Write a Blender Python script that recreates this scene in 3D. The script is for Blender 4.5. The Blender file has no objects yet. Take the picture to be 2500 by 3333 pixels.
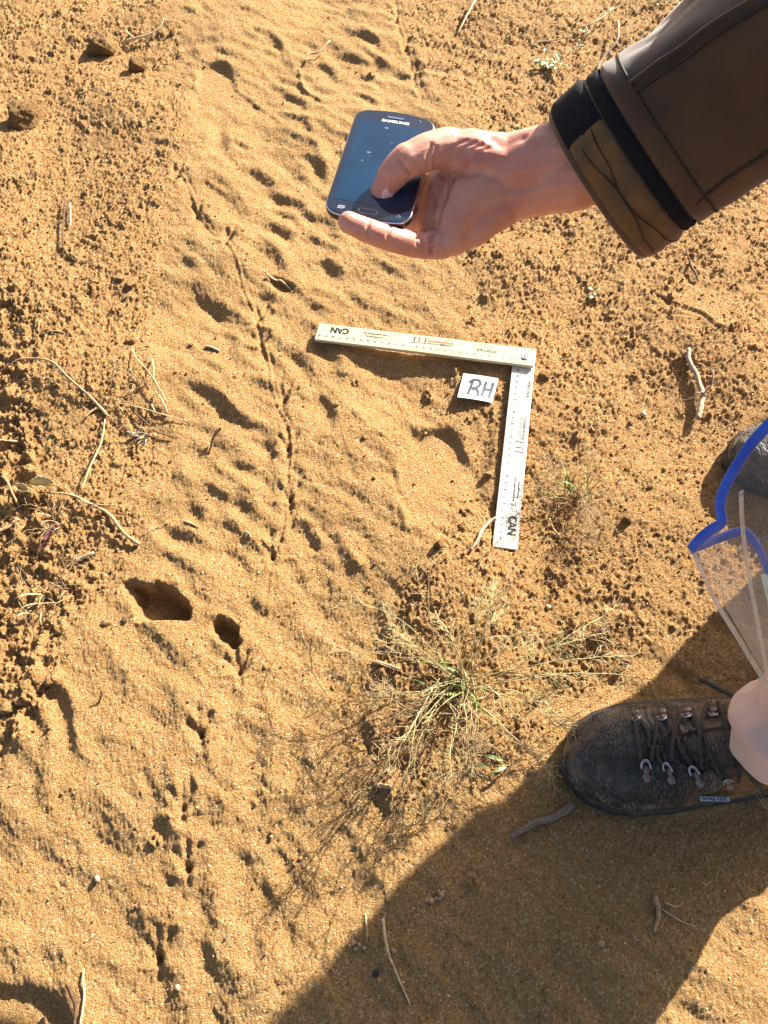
import bpy, bmesh, math, random
import numpy as np
from mathutils import Vector, Matrix, noise
from mathutils.bvhtree import BVHTree

random.seed(7)
RNG = np.random.default_rng(11)
SC = bpy.context.scene
COL = SC.collection

# ------------------------------------------------------------------ camera, sky, sun, exposure
CAM_H, CAM_TILT, CAM_ROLL, FPX = 0.8472, 0.4964, 0.0542, 2500.0
cam_data = bpy.data.cameras.new('camera')
cam_data.sensor_fit = 'HORIZONTAL'
cam_data.sensor_width = 36.0
cam_data.lens = 36.0 * FPX / 2500.0
cam_data.clip_start = 0.02
cam_data.clip_end = 3000.0
cam = bpy.data.objects.new('camera', cam_data)
COL.objects.link(cam)
cam.matrix_world = (Matrix.Translation((0, 0, CAM_H)) @ Matrix.Rotation(CAM_TILT, 4, 'X')
                    @ Matrix.Rotation(-CAM_ROLL, 4, 'Z'))
SC.camera = cam

SUN_EL = math.radians(26.5)
SUN_AZ = math.atan2(0.71, 0.70)          # direction TOWARDS the sun in the ground plane
sun_dir = Vector((math.cos(SUN_EL) * math.cos(SUN_AZ), math.cos(SUN_EL) * math.sin(SUN_AZ), math.sin(SUN_EL)))
world = bpy.data.worlds.new('World')
SC.world = world
world.use_nodes = True
wn = world.node_tree
bg = wn.nodes['Background']
sky = wn.nodes.new('ShaderNodeTexSky')
sky.sky_type = 'NISHITA'
sky.sun_disc = False
sky.sun_elevation = SUN_EL
sky.sun_rotation = math.pi / 2 - SUN_AZ
sky.dust_density = 2.5
sky.air_density = 0.8
sky.ozone_density = 0.3
wn.links.new(sky.outputs[0], bg.inputs[0])
bg.inputs[1].default_value = 0.070
sd = bpy.data.lights.new('sun', 'SUN')
sd.energy = 5.0
sd.angle = math.radians(0.55)
sd.color = (1.0, 0.95, 0.86)
sun = bpy.data.objects.new('sun', sd)
COL.objects.link(sun)
sun.rotation_euler = sun_dir.to_track_quat('Z', 'Y').to_euler()
SC.view_settings.view_transform = 'Standard'
SC.view_settings.look = 'None'
SC.view_settings.gamma = 1.0
SC.view_settings.use_curve_mapping = False
SC.view_settings.exposure = 1.86

# ------------------------------------------------------------------ survey helpers (the place was measured from the photograph)
ca, sa = math.cos(CAM_TILT), math.sin(CAM_TILT)
cr, sr = math.cos(CAM_ROLL), math.sin(CAM_ROLL)

def ray(u, v):
    U = (u - 1250) / FPX
    V = -(v - 1666.5) / FPX
    x = U * cr + V * sr
    y = -U * sr + V * cr
    return Vector((x, y * ca + sa, y * sa - ca))

def G(u, v, h=0.0):
    d = ray(u, v)
    return Vector((0, 0, CAM_H)) + d * ((CAM_H - h) / -d.z)

def Z(u, v, z):
    return Vector((0, 0, CAM_H)) + ray(u, v) * z

CAMPOS = Vector((0, 0, CAM_H))

# ------------------------------------------------------------------ materials
MATS = {}

def mat(name, color=(0.5, 0.5, 0.5), rough=0.7, spec=0.5, metal=0.0, var=0.0, vscale=40.0, bump=0.0, bscale=200.0,
        sss=0.0, sssr=(0.01, 0.004, 0.002), color2=None, coat=0.0, sheen=0.0, detail=5.0, bdist=0.001):
    m = bpy.data.materials.new(name)
    m.use_nodes = True
    nt = m.node_tree
    b = nt.nodes['Principled BSDF']
    b.inputs['Base Color'].default_value = (*color, 1)
    b.inputs['Roughness'].default_value = rough
    b.inputs['Specular IOR Level'].default_value = spec
    b.inputs['Metallic'].default_value = metal
    b.inputs['Coat Weight'].default_value = coat
    b.inputs['Sheen Weight'].default_value = sheen
    if sss:
        b.inputs['Subsurface Weight'].default_value = sss
        b.inputs['Subsurface Radius'].default_value = sssr
        b.inputs['Subsurface Scale'].default_value = 1.0
    tc = nt.nodes.new('ShaderNodeTexCoord')
    if var or color2:
        n = nt.nodes.new('ShaderNodeTexNoise')
        n.inputs['Scale'].default_value = vscale
        n.inputs['Detail'].default_value = detail
        nt.links.new(tc.outputs['Object'], n.inputs['Vector'])
        r = nt.nodes.new('ShaderNodeValToRGB')
        r.color_ramp.elements[0].position = 0.35
        r.color_ramp.elements[1].position = 0.65
        c2 = color2 if color2 else tuple(c * (1 + var) for c in color)
        c1 = color if color2 else tuple(c * (1 - var) for c in color)
        r.color_ramp.elements[0].color = (*c1, 1)
        r.color_ramp.elements[1].color = (*c2, 1)
        nt.links.new(n.outputs[0], r.inputs[0])
        nt.links.new(r.outputs[0], b.inputs['Base Color'])
    if bump:
        n = nt.nodes.new('ShaderNodeTexNoise')
        n.inputs['Scale'].default_value = bscale
        n.inputs['Detail'].default_value = 4
        nt.links.new(tc.outputs['Object'], n.inputs['Vector'])
        bp = nt.nodes.new('ShaderNodeBump')
        bp.inputs['Strength'].default_value = bump
        bp.inputs['Distance'].default_value = bdist
        nt.links.new(n.outputs[0], bp.inputs['Height'])
        nt.links.new(bp.outputs[0], b.inputs['Normal'])
    MATS[name] = m
    return m

# ------------------------------------------------------------------ object helpers
def link(name, me, m=None, parent=None):
    o = bpy.data.objects.new(name, me)
    COL.objects.link(o)
    if m is not None:
        if isinstance(m, (list, tuple)):
            for k in m:
                me.materials.append(k)
        elif not me.materials:
            me.materials.append(m)
    if parent is not None:
        o.parent = parent
        o.matrix_parent_inverse = parent.matrix_world.inverted()
    return o

def thing(name, label, cat, loc=(0, 0, 0), group=None):
    o = bpy.data.objects.new(name, None)
    COL.objects.link(o)
    o.matrix_world = Matrix.Translation(Vector(loc))
    o.empty_display_size = 0.02
    o['label'] = label
    o['category'] = cat
    if group:
        o['group'] = group
    return o

def tag(o, label, cat, group=None):
    o['label'] = label
    o['category'] = cat
    if group:
        o['group'] = group
    return o

def mesh(name, v, f, smooth=True):
    me = bpy.data.meshes.new(name)
    me.from_pydata([tuple(p) for p in v], [], f)
    me.update()
    if smooth:
        me.polygons.foreach_set('use_smooth', [True] * len(me.polygons))
    return me

def tube_data(pts, radii, seg=8, flat=1.0, cap=True, twist=None, jitter=0.0):
    """tube along pts; flat squashes it along its local normal"""
    pts = [Vector(p) for p in pts]
    if not hasattr(radii, '__len__'):
        radii = [radii] * len(pts)
    v, f = [], []
    up = Vector((0, 0, 1)) if twist is None else Vector(twist)
    for i, p in enumerate(pts):
        a = pts[max(i - 1, 0)]
        b = pts[min(i + 1, len(pts) - 1)]
        t = (b - a)
        t = t.normalized() if t.length > 1e-9 else Vector((0, 0, 1))
        s = t.cross(up)
        if s.length < 1e-3:
            s = t.cross(Vector((0.3, 1, 0.1)))
        s.normalize()
        n = s.cross(t)
        for k in range(seg):
            a_ = 2 * math.pi * k / seg
            rr = radii[i] * (1 + (random.uniform(-jitter, jitter) if jitter else 0))
            v.append(p + s * math.cos(a_) * rr + n * math.sin(a_) * rr * flat)
    for i in range(len(pts) - 1):
        for k in range(seg):
            k2 = (k + 1) % seg
            f.append((i * seg + k, i * seg + k2, (i + 1) * seg + k2, (i + 1) * seg + k))
    if cap:
        f.append(tuple(range(seg))[::-1])
        f.append(tuple((len(pts) - 1) * seg + k for k in range(seg)))
    return v, f

def smooth_path(pts, n=6):
    """Catmull-Rom resample"""
    P = [Vector(p) for p in pts]
    if len(P) < 3:
        return [P[0].lerp(P[-1], i / n) for i in range(n + 1)]
    out = []
    Q = [P[0] * 2 - P[1]] + P + [P[-1] * 2 - P[-2]]
    for i in range(1, len(Q) - 2):
        for k in range(n):
            t = k / n
            a, b, c, d = Q[i - 1], Q[i], Q[i + 1], Q[i + 2]
            out.append(0.5 * ((2 * b) + (c - a) * t + (2 * a - 5 * b + 4 * c - d) * t * t + (3 * b - a - 3 * c + d) * t ** 3))
    out.append(P[-1])
    return out

class MB:
    def __init__(self):
        self.v, self.f = [], []
    def add(self, vf):
        o = len(self.v)
        self.v += list(vf[0])
        self.f += [tuple(i + o for i in q) for q in vf[1]]
        return self
    def box(self, lo, hi, M=None):
        c = [Vector((x, y, z)) for z in (lo[2], hi[2]) for y in (lo[1], hi[1]) for x in (lo[0], hi[0])]
        if M is not None:
            c = [M @ p for p in c]
        return self.add((c, [(0, 2, 3, 1), (4, 5, 7, 6), (0, 1, 5, 4), (2, 6, 7, 3), (0, 4, 6, 2), (1, 3, 7, 5)]))
    def build(self, name, m, parent=None, smooth=True):
        return link(name, mesh(name, self.v, self.f, smooth), m, parent)

def bevel_mesh(me, w, seg=2, ang=0.6):
    bm = bmesh.new()
    bm.from_mesh(me)
    es = [e for e in bm.edges if len(e.link_faces) == 2 and e.calc_face_angle(0) > ang]
    bmesh.ops.bevel(bm, geom=es, offset=w, segments=seg, affect='EDGES', profile=0.5)
    bm.to_mesh(me)
    bm.free()

def remeshed(name, v, f, voxel, smooth_it=8):
    """one continuous skin out of overlapping closed pieces"""
    me = mesh(name + '_raw', v, f, True)
    o = bpy.data.objects.new(name + '_raw', me)
    COL.objects.link(o)
    rm = o.modifiers.new('r', 'REMESH')
    rm.mode = 'VOXEL'
    rm.voxel_size = voxel
    rm.use_smooth_shade = True
    sm = o.modifiers.new('s', 'SMOOTH')
    sm.factor = 0.5
    sm.iterations = smooth_it
    dg = bpy.context.evaluated_depsgraph_get()
    dg.update()
    out = bpy.data.meshes.new_from_object(o.evaluated_get(dg), depsgraph=dg)
    out.name = name
    bpy.data.objects.remove(o)
    bpy.data.meshes.remove(me)
    out.polygons.foreach_set('use_smooth', [True] * len(out.polygons))
    return out

def ball_capsule(pts, radii, seg=14, n=8, ell=None):
    """closed tapered capsule chain with hemispherical ends"""
    P = smooth_path(pts, n)
    m = len(P)
    R = []
    k = len(radii)
    for i in range(m):
        t = i / (m - 1) * (k - 1)
        a = min(int(t), k - 2)
        w = t - a
        w = w * w * (3 - 2 * w)
        R.append(radii[a] * (1 - w) + radii[a + 1] * w)
    t0 = (P[0] - P[1]).normalized()
    t1 = (P[-1] - P[-2]).normalized()
    pp, rr = [], []
    for a in (80, 60, 40, 20):
        pp.append(P[0] + t0 * R[0] * math.sin(math.radians(a)))
        rr.append(R[0] * math.cos(math.radians(a)))
    pp += P
    rr += R
    for a in (20, 40, 60, 80):
        pp.append(P[-1] + t1 * R[-1] * math.sin(math.radians(a)))
        rr.append(R[-1] * math.cos(math.radians(a)))
    tw, fl = (None, 1.0) if ell is None else ell
    return tube_data(pp, rr, seg, flat=fl, twist=tw)

def text_mesh(items, name):
    """items: (string, size, Matrix) -> flat mesh in the shared local frame"""
    v, f = [], []
    dg = bpy.context.evaluated_depsgraph_get()
    for s, size, M in items:
        cu = bpy.data.curves.new('t', 'FONT')
        cu.body = s
        cu.size = size
        cu.offset = .00018 if size > .003 else 0
        cu.align_x = 'CENTER'
        cu.align_y = 'CENTER'
        cu.resolution_u = 2
        o = bpy.data.objects.new('t', cu)
        COL.objects.link(o)
        dg.update()
        me = bpy.data.meshes.new_from_object(o.evaluated_get(dg), depsgraph=dg)
        base = len(v)
        v += [M @ p.co for p in me.vertices]
        f += [tuple(i + base for i in p.vertices) for p in me.polygons]
        bpy.data.objects.remove(o)
        bpy.data.curves.remove(cu)
        bpy.data.meshes.remove(me)
    return mesh(name, v, f, False)

# ------------------------------------------------------------------ GROUND relief raster (metres)
RX0, RX1, RY0, RY1, RS = -1.05, 1.05, -0.35, 1.95, 0.001
NX, NY = int((RX1 - RX0) / RS), int((RY1 - RY0) / RS)
_fx = np.fft.rfftfreq(NX, RS)[None, :]
_fy = np.fft.fftfreq(NY, RS)[:, None]

def band(seed, lam, bw=0.5, ani=1.0, ang=0.0):
    """band-limited noise of wavelength lam (m); ani>1 stretches it along direction ang"""
    r = np.random.default_rng(seed)
    w = r.standard_normal((NY, NX)).astype(np.float32)
    F = np.fft.rfft2(w)
    c, s = math.cos(ang), math.sin(ang)
    u = (_fx * c + _fy * s) * ani
    t = -_fx * s + _fy * c
    k = np.sqrt(u * u + t * t) + 1e-9
    F *= np.exp(-0.5 * (np.log(k * lam) / bw) ** 2) / k
    out = np.fft.irfft2(F, s=(NY, NX))
    out -= out.mean()
    return (out / out.std()).astype(np.float32)

def blur(a, sig):
    F = np.fft.rfft2(a)
    F *= np.exp(-2 * (math.pi * sig) ** 2 * (_fx ** 2 + _fy ** 2))
    return np.fft.irfft2(F, s=(NY, NX)).astype(np.float32)

XS = (RX0 + np.arange(NX) * RS).astype(np.float32)
YS = (RY0 + np.arange(NY) * RS).astype(np.float32)

def poly_mask(px):
    P = [G(u, v) for u, v in px]
    X, Y = np.meshgrid(XS[::4], YS[::4])
    ins = np.zeros(X.shape, bool)
    j = len(P) - 1
    for i in range(len(P)):
        xi, yi, xj, yj = P[i].x, P[i].y, P[j].x, P[j].y
        if yi != yj:
            ins ^= ((yi > Y) != (yj > Y)) & (X < (xj - xi) * (Y - yi) / (yj - yi) + xi)
        j = i
    return np.repeat(np.repeat(ins, 4, 0), 4, 1)[:NY, :NX].astype(np.float32)

def fit(a):
    out = np.zeros((NY, NX), np.float32)
    out[:a.shape[0], :a.shape[1]] = a[:NY, :NX]
    return out

rough_l = poly_mask([(-400, -300), (430, -300), (560, 60), (600, 330), (560, 560), (520, 800), (500, 1000), (470, 1250), (500, 1500),
                     (420, 1800), (380, 1960), (180, 2050), (170, 2250), (80, 2420), (-100, 2560), (-400, 2560)])
rough_r = poly_mask([(1290, -300), (1330, 120), (1470, 330), (1650, 520), (1500, 850), (1560, 1020), (1500, 1210), (1390, 1240), (1440, 1330), (1560, 1400), (1560, 1640),
                     (1380, 1820), (1260, 2000), (1180, 2150), (1120, 2350), (1180, 2600), (1300, 2640), (1700, 2480), (2000, 2200), (2500, 1900), (2900, 1500), (2900, -300)])
soft = fit(rough_l + rough_r)
ROUGH = np.clip(blur(np.clip(soft, 0, 1), 0.022) + 0.10 * band(3, 0.06), 0, 1)
ROUGH = ROUGH * ROUGH * (3 - 2 * ROUGH)
# flatter lanes inside the rough soil on the right (old flattened print, wind-smoothed strip)
lane = fit(poly_mask([(1900, 1300), (2500, 1250), (2600, 1900), (2150, 2050), (1900, 1750)]))
flat_r = blur(lane, 0.05)
patch = blur(fit(poly_mask([(2200, 930), (2380, 950), (2420, 1020), (2330, 1080), (2230, 1060)])), 0.012)

DIAG = math.radians(-42)          # crests run across the sun's direction
H = 0.0045 * band(21, 0.30, 0.4)
smooth_w = 1 - ROUGH
H += smooth_w * (0.0011 * band(22, 0.055, 0.32, 2.4, DIAG) + 0.00065 * band(23, 0.026, 0.35, 2.2, DIAG) + 0.00028 * band(24, 0.011, 0.4))
H += 0.00034 * band(25, 0.0044, 0.35)
lum = band(31, 0.014, 0.45)
fine = band(32, 0.0065, 0.4)
crust = blur(fit(poly_mask([(-500, 850), (110, 930), (90, 1300), (230, 1750), (190, 2280), (60, 2450), (-500, 2520)])), .012)
H += .0035 * crust * np.maximum(band(35, .030, .35), -.6)
rw = ROUGH * (1 - 0.55 * flat_r) * (1 - 0.85 * patch)
cl = np.clip(0.95 + 0.25 * band(33, 0.09, 0.4), 0.5, 1.4) * (1 + .9 * crust)
H += 0.8 * rw * cl * (0.0009 * np.abs(lum) ** .8 * np.sign(lum) + 0.0009 * np.abs(fine) ** .75 * np.sign(fine) + 0.0010 * band(34, 0.035, 0.4))
# stamped crumbs of soil
LUM = np.zeros_like(H)

def stamp(cx, cy, r, h, e=1.0, ang=0.0, pw=0.6):
    ix0, ix1 = int((cx - r * 1.5 - RX0) / RS), int((cx + r * 1.5 - RX0) / RS) + 2
    iy0, iy1 = int((cy - r * 1.5 - RY0) / RS), int((cy + r * 1.5 - RY0) / RS) + 2
    if ix0 < 0 or iy0 < 0 or ix1 >= NX or iy1 >= NY:
        return
    dx = XS[None, ix0:ix1] - cx
    dy = YS[iy0:iy1, None] - cy
    c, s = math.cos(ang), math.sin(ang)
    q = ((dx * c + dy * s) / (r * e)) ** 2 + ((-dx * s + dy * c) / r) ** 2
    b = h * np.clip(1 - q, 0, 1) ** pw
    LUM[iy0:iy1, ix0:ix1] = np.maximum(LUM[iy0:iy1, ix0:ix1], b)

NST = 42000
sx = RNG.uniform(-0.85, 0.95, NST)
sy = RNG.uniform(-0.10, 1.85, NST)
sr_ = 0.0014 + 0.0009 * RNG.pareto(2.6, NST)
for i in range(NST):
    r_ = min(sr_[i], 0.0085)
    ix, iy = int((sx[i] - RX0) / RS), int((sy[i] - RY0) / RS)
    w_ = rw[iy, ix] * min(cl[iy, ix], 1.2)
    if RNG.random() < w_ * 0.95 + 0.02:
        stamp(sx[i], sy[i], r_, r_ * RNG.uniform(0.25, 0.75), RNG.uniform(0.8, 1.5), RNG.uniform(0, 3), 0.5)
LUM *= 0.85 * np.clip(0.8 + 0.45 * fine, 0.1, 1.7)
H += LUM

X2, Y2 = XS[None, :], YS[:, None]
SX, SY = math.cos(SUN_AZ), math.sin(SUN_AZ)

def window(cx, cy, r):
    ix0, ix1 = max(int((cx - r - RX0) / RS), 0), min(int((cx + r - RX0) / RS) + 2, NX)
    iy0, iy1 = max(int((cy - r - RY0) / RS), 0), min(int((cy + r - RY0) / RS) + 2, NY)
    return slice(iy0, iy1), slice(ix0, ix1)

def stroke(px, w, amp, scarp=0.0, world=False):
    """amp: ridge (+) or groove (-) along the line; scarp: step whose dark face looks away from the sun"""
    P = smooth_path([p if world else G(*p) for p in px], 5)
    xs = [p.x for p in P]
    ys = [p.y for p in P]
    cx, cy = (min(xs) + max(xs)) / 2, (min(ys) + max(ys)) / 2
    R = max(max(xs) - min(xs), max(ys) - min(ys)) / 2 + 5 * w
    sl = window(cx, cy, R)
    x, y = X2[:, sl[1]], Y2[sl[0], :]
    best = np.full((y.shape[0], x.shape[1]), 1e9, np.float32)
    bx = np.zeros_like(best)
    for i in range(len(P) - 1):
        ax, ay, dx, dy = P[i].x, P[i].y, P[i + 1].x - P[i].x, P[i + 1].y - P[i].y
        L = dx * dx + dy * dy + 1e-12
        t = np.clip(((x - ax) * dx + (y - ay) * dy) / L, 0, 1)
        ex, ey = x - ax - t * dx, y - ay - t * dy
        d = ex * ex + ey * ey
        m_ = d < best
        tt = (i + t) / (len(P) - 1)
        fade = np.clip(np.minimum(tt, 1 - tt) * 5 + 0.25, 0, 1)
        best = np.where(m_, d, best)
        bx = np.where(m_, (ex * SX + ey * SY) * fade, bx)
    d = np.sqrt(best)
    g = np.exp(-0.5 * (d / w) ** 2)
    H[sl] += amp * g + scarp * (bx / w) * g

def pit(px, ru, rv, depth, ang=0.0, wall=0.35, floor=0.0, rim=0.0):
    c = G(*px)
    R = max(ru, rv) * 1.8
    sl = window(c.x, c.y, R)
    x, y = X2[:, sl[1]] - c.x, Y2[sl[0], :] - c.y
    ct, st = math.cos(ang), math.sin(ang)
    q = np.sqrt(((x * ct + y * st) / ru) ** 2 + ((-x * st + y * ct) / rv) ** 2)
    q = q * (1 + 0.05 * fine[sl] * 0.5)
    t = np.clip((1 - q) / wall, 0, 1)
    t = t * t * (3 - 2 * t)
    along = (x * SX + y * SY) / max(ru, rv)
    t = t * np.clip(.78 + .5 * along, 0, 1)
    H[sl] = H[sl] * (1 - t * 0.6) - depth * t

def bump(px, r, h, e=1.0, ang=0.0):
    c = G(*px)
    sl = window(c.x, c.y, r * e * 3)
    x, y = X2[:, sl[1]] - c.x, Y2[sl[0], :] - c.y
    ct, st = math.cos(ang), math.sin(ang)
    H[sl] += h * np.exp(-0.5 * (((x * ct + y * st) / (r * e)) ** 2 + ((-x * st + y * ct) / r) ** 2))

# --- prints, scuffs and drag marks
S = stroke
for pts, w, a, sc in [
    # heel print top, its rim and floor
    ([(870, 128), (900, 138), (920, 148)], .014, 0, .005),
    ([(770, 295), (800, 312), (835, 335)], .005, 0, .0025), ([(835, 335), (880, 372), (905, 400)], .005, 0, .0025),
    ([(1040, 205), (1070, 222), (1085, 255)], .011, 0, .005), ([(1035, 285), (1060, 300), (1080, 300)], .008, 0, .003),
    ([(975, 235), (990, 290), (1035, 325)], .003, .0025, .0015),
    ([(1160, 110), (1230, 130), (1290, 150)], .012, 0, .004), ([(1030, 110), (1090, 150)], .013, 0, .004),
    ([(1140, 180), (1230, 215)], .012, 0, .003), ([(1250, 200), (1330, 250)], .012, 0, .004),
    ([(1430, 140), (1490, 165), (1540, 165)], .014, 0, .004), ([(1430, 215), (1500, 235), (1560, 250)], .012, 0, .004),
    ([(1200, 60), (1140, 30)], .012, 0, .003), ([(920, 450), (980, 470), (1010, 500)], .016, 0, .0045),
    ([(960, 480), (1040, 520), (1070, 560)], .015, 0, .0045), ([(1040, 540), (1055, 590)], .010, 0, .004),
    ([(830, 560), (880, 590)], .011, 0, .0035), ([(800, 690), (860, 730), (930, 760)], .013, 0, .0045),
    ([(880, 630), (930, 660)], .011, 0, .003), ([(760, 760), (800, 790)], .010, 0, .003),
    ([(850, 800), (900, 830), (930, 860)], .014, 0, .0045), ([(950, 930), (1000, 960), (1030, 1000)], .016, 0, .0055),
    ([(720, 1000), (760, 1040)], .013, 0, .004), ([(640, 930), (680, 960)], .011, 0, .003),
    ([(1060, 850), (1100, 900)], .012, 0, .004), ([(1080, 780), (1130, 800)], .012, 0, .003),
    ([(640, 1090), (690, 1130)], .012, 0, .004), ([(680, 1250), (740, 1320), (760, 1360)], .013, 0, .005),
    ([(740, 1330), (800, 1365), (870, 1400), (905, 1440)], .013, 0, .007),
    ([(700, 1440), (770, 1460), (830, 1510)], .012, 0, .0055), ([(950, 1130), (990, 1170), (1010, 1220)], .013, 0, .0055),
    ([(1080, 1130), (1098, 1180), (1105, 1220)], .011, 0, .006), ([(1105, 1220), (1150, 1240), (1220, 1225)], .009, 0, .003),
    ([(1285, 1210), (1330, 1235), (1385, 1280)], .010, 0, .005), ([(1160, 1250), (1200, 1290)], .012, 0, .003),
    ([(870, 1440), (900, 1480)], .010, 0, .004), ([(1140, 1330), (1200, 1400), (1240, 1420)], .004, .0012, .0012),
    # the large print inside the ruler corner
    ([(1348, 1415), (1335, 1470), (1320, 1500)], .007, 0, .0035), ([(1288, 1540), (1305, 1600), (1345, 1680)], .0045, 0, .0050),
    ([(1300, 1670), (1310, 1725)], .0055, 0, .0045), ([(1280, 1650), (1300, 1740)], .003, .0015, 0),
    ([(1390, 1400), (1450, 1385), (1510, 1440), (1535, 1500)], .012, .0035, 0),
    ([(1385, 1440), (1400, 1490)], .010, 0, .003), ([(1300, 1380), (1240, 1400)], .004, .001, .001),
    ([(980, 1540), (1010, 1565)], .005, 0, .003), ([(985, 1580), (985, 1600)], .005, 0, .003),
    ([(560, 1560), (610, 1600), (660, 1660)], .013, 0, .006), ([(690, 1590), (730, 1620)], .012, 0, .005),
    ([(570, 1720), (610, 1750), (660, 1795)], .013, 0, .006), ([(590, 1850), (640, 1890)], .012, 0, .003),
    ([(800, 1780), (850, 1800), (870, 1860)], .013, 0, .0065), ([(870, 1520), (900, 1560), (895, 1620)], .010, 0, .005),
    ([(860, 1680), (890, 1720)], .012, 0, .005), ([(790, 1600), (820, 1650)], .013, 0, .004),
    ([(960, 1700), (1000, 1715), (1035, 1770)], .010, 0, .0065), ([(1085, 1740), (1110, 1780), (1150, 1845)], .010, 0, .0065),
    ([(945, 1820), (975, 1860), (1000, 1880)], .011, 0, .006), ([(1010, 1640), (1060, 1700)], .012, 0, .003),
    ([(1040, 1840), (1080, 1880)], .012, 0, .003), ([(930, 1950), (970, 1990)], .014, 0, .005),
    ([(940, 2010), (1000, 2080)], .014, 0, .003), ([(820, 1960), (850, 1990)], .009, 0, .005),
    ([(560, 2110), (600, 2160)], .016, 0, .003), ([(700, 2130), (710, 2200)], .010, 0, .004),
    ([(770, 2240), (790, 2330)], .012, 0, .005), ([(520, 2240), (570, 2290), (610, 2310)], .018, 0, .0035),
    ([(630, 2350), (660, 2400)], .007, 0, .005), ([(690, 2320), (720, 2350)], .011, 0, .004),
    ([(870, 2480), (920, 2510)], .015, 0, .004), ([(830, 2230), (880, 2290)], .013, 0, .004),
    ([(740, 2480), (755, 2550)], .011, 0, .004), ([(720, 2620), (740, 2680)], .014, 0, .0045),
    ([(790, 2740), (805, 2820), (800, 2920)], .010, 0, .0055), ([(895, 2765), (930, 2800), (945, 2860), (935, 2920)], .007, 0, .0045),
    ([(860, 2880), (900, 2940)], .010, 0, .003), ([(945, 3010), (965, 3060), (968, 3120)], .009, 0, .006),
    ([(660, 2960), (700, 3010)], .014, 0, .003), ([(570, 3180), (585, 3270)], .012, 0, .0035), ([(720, 3180), (760, 3240)], .013, 0, .003),
    ([(505, 3020), (510, 3100)], .006, 0, .004), ([(490, 2520), (510, 2600), (515, 2660)], .006, 0, .003),
    ([(640, 2510), (620, 2590)], .005, 0, .003), ([(150, 2420), (152, 2500), (140, 2580)], .010, 0, .0045),
    ([(210, 2280), (228, 2360), (245, 2430)], .008, 0, .0075), ([(130, 2330), (165, 2370)], .011, 0, .006), ([(70, 1900), (85, 2000), (140, 2010)], .016, 0, .007),
    # bottom left print with its pushed-up rim
    ([(20, 3070), (120, 3085), (195, 3160), (235, 3260), (260, 3380)], .014, .004, .002),
    ([(2210, 1000), (2280, 1030), (2330, 1080)], .0035, 0, .004), ([(2330, 1610), (2350, 1500)], .01, 0, 0),
    ([(1640, 1560), (1700, 1640)], .012, 0, .003), ([(2080, 1540), (2130, 1620)], .011, 0, .003), ([(2180, 1620), (2230, 1640)], .010, 0, .003),
    ([(1760, 1590), (1800, 1630)], .012, 0, .006), ([(1760, 1800), (1800, 1870)], .008, 0, .004),
    ([(1240, 1950), (1255, 2060), (1290, 2110)], .010, 0, .005), ([(1200, 2230), (1260, 2240)], .010, 0, .004),
    ([(1195, 2370), (1240, 2440), (1340, 2470)], .012, 0, .007), ([(1190, 2560), (1250, 2600), (1270, 2640)], .009, 0, .005),
    ([(1130, 2700), (1175, 2780)], .009, 0, .005), ([(1480, 2330), (1560, 2370)], .010, 0, .004), ([(1680, 2060), (1830, 2090)], .013, 0, .004),
    ([(440, 3000), (470, 3060)], .010, 0, .003), ([(1110, 2860), (1160, 2900)], .01, 0, .003),
]:
    if sc and len(pts) > 1:
        (u0, v0), (u1, v1), (u2, v2), (u3, v3) = pts[0], pts[1], pts[-2], pts[-1]
        pts = [(u0 - .25 * (u1 - u0), v0 - .25 * (v1 - v0))] + pts + [(u3 + .25 * (u3 - u2), v3 + .25 * (v3 - v2))]
    S(pts, w * .86, a, sc * .74)
# smooth wind-filled floor below the heel print
rt = random.Random(19)
for cu_, v_a, v_b, st_ in ((560, 2330, 3330, 92), (690, 2400, 3330, 84), (850, 2300, 3300, 90), (1010, 2480, 3150, 96)):
    cv_ = v_a
    while cv_ < v_b:
        cu = cu_ + rt.uniform(-30, 30)
        lean = rt.uniform(-8, 34)
        S([(cu - lean, cv_ - 48), (cu + 4, cv_), (cu + 8 + rt.uniform(-12, 12), cv_ + 46)], rt.uniform(.006, .011), 0, rt.uniform(.0016, .0040))
        cv_ += st_ * rt.uniform(.8, 1.25)
# arched tread marks pressed by a tyre, one after another down the sand
for path, st_, k_ in (([(860, 60), (960, 330), (1000, 560), (900, 760), (880, 980)], 62, .75), ([(660, 900), (700, 1150), (640, 1500), (560, 1850)], 88, 1.0),
                      ([(860, 1000), (880, 1300), (800, 1560), (760, 1830)], 84, 1.0), ([(1180, 60), (1200, 260), (1080, 620), (1060, 900)], 60, .7)):
    Pp = smooth_path([Vector((a_, b_2, 0)) for a_, b_2 in path], 20)
    acc = 0
    for i in range(1, len(Pp)):
        acc += (Pp[i] - Pp[i - 1]).length
        if acc > st_:
            acc = 0
            cu, cv_ = Pp[i].x + rt.uniform(-14, 14), Pp[i].y + rt.uniform(-10, 10)
            S([(cu - 70 * k_, cv_ - 34 * k_), (cu - 12 * k_, cv_ - 20 * k_), (cu + 42 * k_, cv_ + 12 * k_), (cu + 58 * k_, cv_ + 58 * k_)], rt.uniform(.0060, .0090), 0, rt.uniform(.0022, .0042))
def dent(poly, depth, sig, slope=.6, flat=.6):
    m_ = blur(fit(poly_mask(poly)), sig)
    P = [G(u, v) for u, v in poly]
    cx, cy = sum(p.x for p in P) / len(P), sum(p.y for p in P) / len(P)
    R_ = max(abs((p.x - cx) * SX + (p.y - cy) * SY) for p in P)
    al = ((X2 - cx) * SX + (Y2 - cy) * SY) / R_
    H[:] = H * (1 - flat * m_) - depth * m_ * np.clip(1 - slope / 2 + slope * al / 2, 0, 1.3)
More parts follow.
